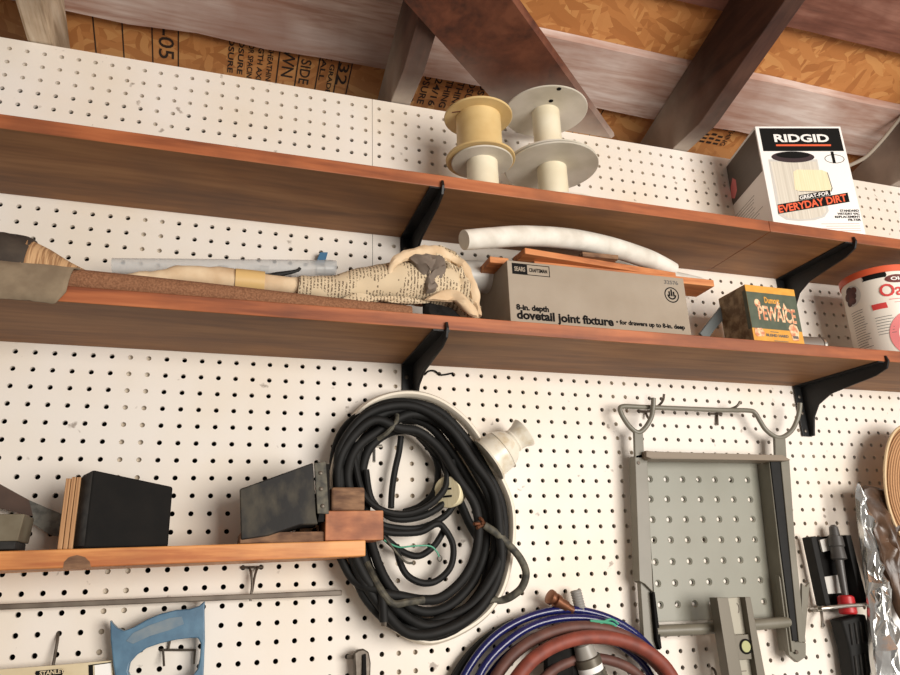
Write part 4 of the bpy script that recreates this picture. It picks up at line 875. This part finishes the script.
# white cord with socket and outlet
wc = thing('extension_cord', 'flat white cord looped behind the black coil, with a white socket sticking out', 'cord', D(400, 395, 0.5))
mb = MB()
mb.tube([D(x, y, 0.9) for x, y in ((346, 430), (368, 405), (400, 394.5), (432, 399), (460, 417), (480, 442), (498, 476), (510, 508), (510, 548), (499, 592), (474, 622), (430, 641), (394, 626), (366, 598), (344, 555), (334, 505), (333, 462))], 0.24, 10, closed=True, smooth=6, squash=2.2)
mb.tube([D(x, y, 0.7) for x, y in ((358, 540), (378, 580), (402, 606), (430, 614), (455, 606), (475, 585), (490, 560), (496, 520), (480, 478), (455, 440))], 0.14, 8, smooth=6)
mb.build('cord', 'whitecord', parent=wc)
s0 = D(492, 457, 1.5); s1 = D(526, 431, 2.0); ax = s1 - s0; Ls = ax.length
mb = MB(); mb.lathe(s0 - ax * 0.12, ax, [(0, 1.5), (0.12, 1.52), (0.16, 1.36), (Ls * 0.22, 1.34), (Ls * 0.38, 1.3), (Ls * 0.4, 1.34), (Ls * 0.43, 1.28), (Ls * 0.56, 1.12), (Ls * 0.66, 0.86), (Ls * 0.7, 0.76), (Ls * 0.74, 0.8), (Ls * 0.78, 0.74), (Ls * 0.92, 0.82), (Ls * 1.03, 0.98), (Ls * 1.07, 1.0), (Ls * 1.04, 0.88)], 40)
mb.build('socket', 'porcelain', parent=wc)
o0 = D(447, 492, 1.9); axo = Vector((-0.75, 0.65, -0.1)).normalized()
mb = MB(); mb.lathe(o0 - axo * 1.1, axo, [(0, 0.55), (0.2, 0.85), (0.8, 0.95), (1.05, 0.95), (1.12, 0.9)], 32); ou = mb.build('outlet', 'cream', parent=wc)
ux = Vector((0, 0, 1)); vx = axo.cross(ux).normalized(); mb = MB()
for k in (-0.32, 0.12): mb.ebox(o0 + axo * 0.02 + vx * -0.35 + ux * k, vx * 0.7, ux * 0.12, axo * 0.03)
mb.build('slots', 'ink', parent=ou)

# ------------------------------------------------------------------ hose coils at the bottom
hc = Vector((32.1, 0, -20.9))
def circ(rx, ry, d, n=20, dx=0, dy=0, wob=0.15, seed=0):
    return [Vector((hc.x + dx + rx * math.cos(t) + wob * noise.noise(Vector((seed, math.cos(t) * 2, math.sin(t) * 2))), d + 0.25 * noise.noise(Vector((seed + 4, math.cos(t), math.sin(t)))), hc.z + dy + ry * math.sin(t))) for t in [2 * math.pi * k / n for k in range(n)]]
mb = MB()
for k, (rx, ry, d) in enumerate(((7.25, 5.85, 1.2), (6.8, 5.4, 1.7), (6.0, 4.6, 1.0))): mb.tube(circ(rx, ry, d, seed=k, dx=0.1 * k), 0.24, 12, closed=True, smooth=4)
bh = thing('air_hose', 'shiny navy blue air hose coiled around the red-brown hose at the bottom edge', 'hose', hc + Vector((0, 1, -6)))
mb.build('coil', 'bluehose', parent=bh)
mb = MB(); 
gq = [(590, 621, 2.4), (604, 622, 2.5), (613, 624, 2.5), (616, 628, 2.4), (616.5, 636, 2.3)]
mb.tube([D(*q) for q in gq], 0.09, 8, smooth=3); mb.tube([D(*q) for q in ((600, 624, 2.5), (611, 619, 2.4), (618, 624, 2.2))], 0.07, 8, smooth=3); mb.build('green_tie', 'green', parent=bh)
rh = thing('gas_hose', 'thick red-brown rubber hose coiled inside the blue hose at the bottom edge', 'hose', hc + Vector((0, 2, -5)))
mb = MB()
for k, (rx, ry, d, dx) in enumerate(((6.3, 4.9, 2.3, 0.4), (5.6, 4.3, 2.5, 0.9))): mb.tube(circ(rx, ry, d, seed=10 + k, dx=dx), 0.34, 14, closed=True, smooth=4)
mb.build('dusty_loops', 'brownhose', parent=rh)
mb = MB(); mb.tube(circ(5.9, 4.35, 3.0, seed=20, dx=0.75, dy=-0.0), 0.4, 14, closed=True, smooth=4); mb.build('red_loop', 'redhose', parent=rh)
mb = MB(); mb.tube(circ(4.3, 3.2, 2.0, seed=30, dx=1.0, dy=-0.1), 0.3, 12, closed=True, smooth=4); mb.build('inner_loop', 'brownhose', parent=rh)
tag(MB().tube([Vector((hc.x - 0.1 + 7.6 * math.cos(t), 0.55, hc.z - 0.1 + 5.7 * math.sin(t))) for t in [math.radians(a_) for a_ in range(112, 250, 8)]], 0.3, 10, smooth=3).build('black_hose', 'rubber'), 'black hose emerging at the left side of the blue hose coil', 'hose')
# fittings
f0, f1 = D(549, 596, 1.5), D(572, 610, 1.2)
cf_ = thing('copper_fitting', 'copper coloured pipe fitting poking out above the blue hose coil', 'fitting', f1)
ax = f1 - f0
MB().lathe(f0, ax, [(0, 0.3), (0.05, 0.46), (0.25, 0.46), (0.32, 0.3), (0.45, 0.28), (0.5, 0.42), (0.75, 0.42), (0.8, 0.34), (1.4, 0.34), (1.45, 0.26), (1.9, 0.26)], 16).build('fitting', 'copper', parent=cf_)
f0, f1 = D(575.5, 590, 1.0), D(581, 612, 1.1); ax = f1 - f0
gf = []
for k in range(8): gf += [(k * 0.16, 0.33), (k * 0.16 + 0.08, 0.37), (k * 0.16 + 0.15, 0.33)]
tag(MB().lathe(f0, ax, [(0, 0.3)] + [(t + 0.02, r) for t, r in gf], 18).build('threaded_fitting', plain('threaded_grey', (140, 138, 134), 0.5)), 'ribbed grey threaded fitting just right of the copper fitting', 'fitting')
ng = thing('hose_nozzle', 'grey nozzle with a white band hanging inside the hose coil', 'nozzle', D(592, 700, 2))
f0, f1 = D(580, 637, 2.4), D(601, 700, 2.2); ax = (f1 - f0); l_ = ax.length
MB().lathe(f0, ax, [(0, 0.1), (0.1, 0.2), (0.3, 0.3), (0.45, 0.55), (0.9, 0.62), (1.15, 0.68)], 24).build('grey_tip', plain('nozzle_grey', (150, 146, 138), 0.4), parent=ng)
MB().lathe(f0 + ax.normalized() * 1.15, ax, [(0, 0.68), (0.05, 0.8), (0.5, 0.8)], 24).build('collar', 'level', parent=ng)
MB().lathe(f0 + ax.normalized() * 1.65, ax, [(0, 0.76), (0.35, 0.76)], 24).build('white_band', 'white', parent=ng)
MB().lathe(f0 + ax.normalized() * 2.0, ax, [(k * 0.1, 0.82 + 0.04 * (k % 2)) for k in range(14)], 20).build('knurled_grip', 'rubbergrey', parent=ng)
mb = MB(); mb.pillow([D(x, y, 1.6) for x, y in ((545, 652), (560, 641), (576, 645), (580, 670), (582, 700), (556, 705), (545, 680))], 0.5, n=5, amp=0.4, fr=1.5)
tag(mb.build('black_glove', 'blockface'), 'limp black cloth hanging behind the hoses, left of the grey nozzle', 'cloth')

# ------------------------------------------------------------------ grey metal stand
sg = thing('perforated_stand', 'grey metal stand with a perforated plate and looped top tube hanging on the pegboard', 'stand', D(720, 655, 1))
def T(x, y, d=1.3): return D(x, y, d)
# looped tube: one bent tube with two short rising arms
mb = MB()
mb.tube([T(653.5, 398, 1.9), T(653, 408, 1.8), T(651, 418, 1.6), T(645, 428, 1.45), T(638, 432.5, 1.4), T(630, 427, 1.35), T(623, 417, 1.3), T(620, 409, 1.3), T(624, 406.3, 1.3), T(640, 407, 1.3), T(680, 408.5, 1.3), T(720, 410, 1.3), T(748, 410.5, 1.3), T(755, 413, 1.3), T(760, 421, 1.35), T(766, 430, 1.4), T(776, 437, 1.4), T(784, 436.5, 1.4), T(792, 430, 1.5), T(797, 420, 1.6), T(799.5, 410, 1.8), T(800, 403, 1.9)], 0.17, 14, smooth=6)
mb.build('looped_tube', 'grey', parent=sg)
def strip(part, mat, pts, d, th, bevel=0.03, dd=None):
    return MB().prism([D(x, y, d) for x, y in pts], (0, -th, 0)).build(part, mat, parent=sg, bevel=bevel)
strip('stem', 'grey', ((634.5, 431), (643, 431), (644.5, 458), (635.5, 458)), 1.5, 0.25)
strip('stem', 'grey', ((775, 437), (785.5, 437), (787, 462), (776, 462)), 1.5, 0.25)
strip('side_rail', 'grey', ((635, 456), (647, 452), (650, 520), (653, 592), (645, 584), (639.5, 581)), 1.5, 0.8)
strip('side_rail', 'grey', ((640, 574), (644, 584), (651.5, 590), (654, 618), (659, 655), (645, 655)), 1.25, 0.45)
strip('side_rail', 'grey', ((769, 462), (771.5, 462), (783, 560), (795, 652), (792, 652), (780, 560)), 1.5, 1.25)
strip('side_rail', 'grey', ((781, 462), (789.5, 460), (795, 540), (804, 628), (806, 642), (799, 642)), 1.7, 0.5)
strip('rubber_strip', 'rubber', ((770.5, 461), (780.5, 461), (790, 545), (799, 641), (793, 641), (781, 550)), 1.6, 0.5)
strip('edge_bar', 'ink', ((652.5, 592), (655, 592), (662, 648), (660, 650), (657, 640)), 1.6, 0.5)
strip('side_rail', 'grey', ((779, 575), (785, 622), (789, 655), (798, 662.5), (806, 657), (806, 643), (796, 641), (792, 600)), 1.35, 0.35)
strip('fin', 'grey', ((802, 583), (806, 587), (810, 582), (805, 640), (802, 642)), 1.2, 0.2)
# top channel
mb = MB(); A_, B_ = T(645, 453, 2.2), T(789.5, 458, 2.2)
mb.prism([T(646, 450.5, 2.0), T(654, 451.5, 2.4), T(783, 455, 2.4), T(791, 460, 2.0), T(786, 461, 2.0), T(652, 458.5, 2.4), T(646, 457, 2.0)], (0, -1.2, 0)); mb.build('top_channel', plain('dusty_channel', (132, 118, 102), 0.45), parent=sg, bevel=0.04)
# perforated plate
pts = [T(645, 456, 0.22), T(761, 461, 0.22), T(784, 617, 0.22), T(656, 622, 0.22)]
rows_ = [((652, 479.5), (747.5, 480)), ((650, 499.5), (750, 500)), ((652, 519.5), (752, 519.5)), ((654.5, 540), (755, 539.5)), ((656, 562), (758, 560)), ((658, 584), (761, 580.5)), ((661, 606), (764, 601.5))]
# seven columns, rows measured top to bottom
rl = [((650, 479), (747.5, 480)), ((650.5, 499), (750.5, 499.5)), ((652.5, 519.5), (752.8, 519)), ((654, 540), (755, 539.5)), ((655.5, 562), (757.5, 559.5)), ((658, 583.5), (760.5, 580)), ((660.5, 605), (764, 601.5))]
pf = Face(pts[3], pts[2] - pts[3], (0, 0, 1)); PB = MB()
holes = []
for (xa, ya), (xb, yb) in rl:
    for k in range(7):
        t = k / 6; p = D(xa + (xb - xa) * t, ya + (yb - ya) * t, 0.22); holes.append(p)
# cells: grid of quads with a round hole in each
gx = 7; gy = 7
def hp_(r, k): return holes[r * 7 + k]
def lerp(a, b, t): return a + (b - a) * t
NH = 16
def corner(r, k):      # cell corner between hole rows r-1,r and cols k-1,k, extended at the borders
    tl, tr_, br, bl_ = pts
    fy = [0.0, None]
    return None
colx = []
for r in range(8):
    if r == 0: y_l, y_r = pts[0], pts[1]
    elif r == 7: y_l, y_r = pts[3], pts[2]
    else:
        a_ = (hp_(r - 1, 0) + hp_(r, 0)) / 2; b__ = (hp_(r - 1, 6) + hp_(r, 6)) / 2
        fl_ = (pts[0].z - a_.z) / (pts[0].z - pts[3].z); fr2 = (pts[1].z - b__.z) / (pts[1].z - pts[2].z)
        y_l = lerp(pts[0], pts[3], fl_); y_r = lerp(pts[1], pts[2], fr2)
    rowp = []
    for k in range(8):
        if k == 0: rowp.append(y_l)
        elif k == 7: rowp.append(y_r)
        else:
            rr_ = min(max(r, 1), 6)
            xm = (hp_(rr_ - 1, k - 1).x + hp_(rr_ - 1, k).x + hp_(rr_, k - 1).x + hp_(rr_, k).x) / 4
            if r == 0: xm = (hp_(0, k - 1).x + hp_(0, k).x) / 2
            if r == 7: xm = (hp_(6, k - 1).x + hp_(6, k).x) / 2
            t = (xm - y_l.x) / (y_r.x - y_l.x); rowp.append(lerp(y_l, y_r, t))
    colx.append(rowp)
dm_ = MB()
for r in range(7):
    for k in range(7):
        c4 = [colx[r][k], colx[r][k + 1], colx[r + 1][k + 1], colx[r + 1][k]]; cen = hp_(r, k); per = []
        for i in range(4):
            a_, b__ = c4[i], c4[(i + 1) % 4]
            for j in range(4): per.append(lerp(a_, b__, j / 4))
        n16 = len(per); vs = []
        for p in per:
            dv_ = (p - cen); dv_.y = 0; dn = dv_.normalized()
            vs += [Vector((p.x, 0.22, p.z)), cen + dn * 0.25, cen + dn * 0.21 + Vector((0, -0.05, 0)), cen + dn * 0.165 + Vector((0, -0.09, 0)), cen + dn * 0.155 + Vector((0, -0.1, 0))]
        fs = []
        for i in range(n16):
            j = (i + 1) % n16
            for q in range(4): fs.append((5 * i + q, 5 * j + q, 5 * j + q + 1, 5 * i + q + 1))
        PB.add(vs, fs)
PB.build('perforated_plate', 'greyplate', parent=sg, angle=8)
# bottom bar
mb = MB(); mb.tube([T(655, 631, 1.3), T(700, 629, 1.3), T(770, 623.5, 1.3), T(788, 622, 1.3)], 0.36, 14); mb.build('bottom_bar', 'grey', parent=sg)
for x, y in ((638, 463), (796, 652)): MB().lathe(T(x, y, 1.45), (0, 1, 0), [(0, 0.14), (0.1, 0.12)], 10).build('bolt', 'darksteel', parent=sg)

# ------------------------------------------------------------------ level
lv = thing('spirit_level', 'short grey metal spirit level with a round yellowish vial, in front of the perforated plate', 'level', D(745, 700, 2.4))
def lvp(part, mat, pts_, d, th, bevel=0.02, parent=lv): return MB().prism([D(x, y, d) for x, y in pts_], (0, -th, 0)).build(part, mat, parent=parent, bevel=bevel)
lvp('left_flange', 'level', ((717, 597.5), (728, 597.5), (747, 700), (733, 700)), 2.8, 0.8)
lvp('web', 'levelpale', ((727, 598), (746, 597), (763, 700), (744, 700)), 2.3, 0.25)
lvp('right_flange', 'level', ((745, 597), (750.5, 597), (770, 700), (761, 700)), 2.8, 0.8)
lvp('vial_block', 'level', ((733.5, 635), (752, 634), (756.5, 659), (737.5, 660)), 2.6, 0.25)
vc = D(745.8, 646.5, 2.62); vf = Face(vc, (1, 0, 0), (0, 0, 1))
mb = MB(); mb.lathe(vc, (0, 1, 0), [(0, 0.46), (0.05, 0.46), (0.06, 0.36), (0.02, 0.35)], 30); vr = mb.build('vial_ring', 'ink', parent=lv)
mb = MB(); mb.lathe(vc + Vector((0, 0.02, 0)), (0, 1, 0), [(0, 0.35), (0.03, 0.33)], 30); mb.build('vial', 'vial', parent=vr)
mb = MB(); rect(mb, Face(D(740, 672, 2.31), (1, 0, 0), (0, 0, 1)), 0, 0, 0.5, 0.07, 0.01); ringp(mb, Face(D(737, 608, 2.31), (1, 0, 0), (0, 0, 1)), 0, 0, 0.18, 0.32, 0.06, 0.01, 12, -1.4, 1.4); mb.build('stamped_marks', 'darksteel', parent=lv, smooth=False)

# ------------------------------------------------------------------ things at the right edge
ht = thing('hand_tool', 'black and grey hand tool with a red collar in a black hanging tray', 'tool', D(845, 675, 1))
def hp2(part, mat, pts_, d, th, bevel=0.04): return MB().prism([D(x, y, d) for x, y in pts_], (0, -th, 0)).build(part, mat, parent=ht, bevel=bevel)
hp2('tray_side', 'rubber', ((811, 537), (816, 536), (831, 606), (826, 606)), 1.4, 0.9)
hp2('tray_back', 'ink', ((814, 537), (850, 535), (866, 606), (828, 607)), 0.4, 0.25)
hp2('tray_side', 'rubber', ((846, 535), (851, 535), (869, 606), (862, 606)), 1.6, 1.4)
hp2('paper_label', 'greyprint', ((820, 540), (829, 538), (832, 550), (823, 552)), 0.6, 0.15, 0)
hp2('paper_label', 'greyprint', ((824, 577), (838, 575), (842, 593), (827, 594)), 0.6, 0.15, 0)
g0, g1 = D(833, 525, 1.0), D(846, 600, 1.3); ax = g1 - g0; l_ = ax.length
MB().lathe(g0, ax, [(0, 0.15), (0.15, 0.3), (0.8, 0.36), (0.85, 0.5), (1.5, 0.55), (1.6, 0.46), (2.4, 0.55), (2.5, 0.3), (l_, 0.22)], 16).build('barrel', plain('tool_grey', (70, 68, 66), 0.4), parent=ht)
g2 = D(852, 616, 1.3)
MB().lathe(g1 - ax.normalized() * 0.3, ax, [(0, 0.42), (0.1, 0.55), (1.15, 0.6), (1.25, 0.5)], 16).build('red_collar', 'redcollar', parent=ht)
hp2('grip', 'rubber', ((842, 620), (866, 614), (874, 645), (878, 690), (856, 690), (850, 648)), 1.6, 1.2, 0.15)
mb = MB()
for k in range(4): mb.tube([D(850 + k * 5, 624 - k, 1.66), D(853 + k * 5, 645 - k, 1.66)], 0.07, 6); mb.tube([D(855 + k * 5, 656 - k, 1.66), D(859 + k * 5, 690 - k, 1.66)], 0.07, 6)
mb.build('grip_ribs', 'blockedge', parent=ht)
tag(MB().tube([D(820, 606, 0.1), D(819, 608, 1.0), D(822, 608.5, 2.0), D(845, 606, 2.1), D(866, 604.5, 2.0), D(869, 603, 1.0), D(869, 601, 0.1)], 0.13, 10, smooth=4).build('wire_holder', 'steel'), 'bent steel wire holder across the front of the black and red hand tool', 'holder')
# foil bag
fg = thing('foil_bag', 'crinkled silver and brown foil bag hanging at the right edge', 'bag', D(885, 675, 1.5))
mb = MB(); mb.pillow([D(x, y, 1.9) for x, y in ((860, 487), (882, 489), (900, 500), (912, 540), (915, 600), (900, 620), (885, 580), (872, 545), (866, 515))], 0.7, n=8, amp=0.6, fr=1.2)
mb.build('brown_panel', 'brownbag', parent=fg)
mb = MB(); mb.pillow([D(x, y, 2.3) for x, y in ((856, 487), (860, 488), (864, 505), (867, 530), (872, 552), (882, 572), (888, 600), (892, 630), (896, 660), (897, 700), (874, 702), (870, 660), (867, 610), (864, 570), (859, 530))], 0.5, n=9, amp=0.9, fr=1.6, power=0.4)
crumple(mb, 0.14, 2.2, 6).build('silver_foil', 'foil', parent=fg, angle=20)
MB().prism([D(x, y, 1.0) for x, y in ((880, 600), (892, 585), (912, 640), (914, 700), (885, 700))], (0, -0.3, 0)).build('white_inner_bag', 'white', parent=fg, bevel=0.1)
tag(MB().prism([D(x, y, 1.2) for x, y in ((882, 533), (889, 531), (905, 565), (915, 600), (903, 606), (896, 580))], (0, -0.6, 0)).build('orange_handle', 'orangep', bevel=0.12), 'orange plastic piece between the foil bag and the straw hat', 'handle')
# straw hat
hx = D(928, 494, 2.6)
hat = thing('straw_hat', 'woven tan straw hat hanging at the right edge, cut off by the frame', 'hat', hx)
vs = []; fs = []; NR, NA = 14, 64; rx_, rz_ = 4.1, 5.3
for i in range(NR + 1):
    q = i / NR
    for k in range(NA):
        t = 2 * math.pi * k / NA; bul = 1.6 * (1 - q ** 2) + 0.15 * math.sin(3 * t) * q
        vs.append(Vector((hx.x + rx_ * q * math.cos(t), hx.y + bul, hx.z + rz_ * q * math.sin(t) - 0.8 * q * math.cos(t) * 0)))
for i in range(NR):
    for k in range(NA): j = (k + 1) % NA; fs.append((i * NA + k, i * NA + j, (i + 1) * NA + j, (i + 1) * NA + k))
mb = MB(); mb.add(vs, fs); mb.build('brim', 'straw', parent=hat, origin=hx, solid=0.12)
mb = MB(); mb.tube([Vector((hx.x + rx_ * math.cos(t), hx.y + 0.15 * math.sin(3 * t), hx.z + rz_ * math.sin(t))) for t in [2 * math.pi * k / 48 for k in range(48)]], 0.12, 8, closed=True)
mb.build('rim_edge', plain('hat_edge', (216, 190, 150), 0.7), parent=hat)

# ------------------------------------------------------------------ light, camera
sc = bpy.context.scene
wd = bpy.data.worlds.new('World'); sc.world = wd; wd.use_nodes = True
bg = wd.node_tree.nodes['Background']; bg.inputs['Color'].default_value = (1.0, 0.93, 0.86, 1); bg.inputs['Strength'].default_value = 0.32
def area(name, loc, target, size, size_y, power, color):
    l = bpy.data.lights.new(name, 'AREA'); l.shape = 'RECTANGLE'; l.size = size; l.size_y = size_y; l.energy = power; l.color = color
    o = bpy.data.objects.new(name, l); col.objects.link(o); o.location = w(loc)
    o.rotation_euler = (w(target) - w(loc)).to_track_quat('-Z', 'Y').to_euler(); return o
area('garage_door_daylight', (72, 112, -12), (30, 0, -2), 1.7, 1.4, 112, (1.0, 0.945, 0.88))

cam = bpy.data.cameras.new('Camera'); cam.sensor_width = 36; cam.lens = FPX / 900 * 36; cam.clip_start = 0.01
co = bpy.data.objects.new('Camera', cam); col.objects.link(co)
def bdir(v): return Vector((v[0], v[2], -v[1]))     # (c, row, z) -> world
X, Y, Z = bdir(ROT[0]), -bdir(ROT[1]), -bdir(ROT[2])
mw = Matrix((X, Y, Z)).transposed().to_4x4(); mw.translation = Vector((CAM[0] * U, CAM[2] * U, EYE))
co.matrix_world = mw
sc.camera = co
vs_ = sc.view_settings; vs_.view_transform = 'Standard'; vs_.look = 'None'; vs_.gamma = 1; vs_.exposure = 0; vs_.use_curve_mapping = False
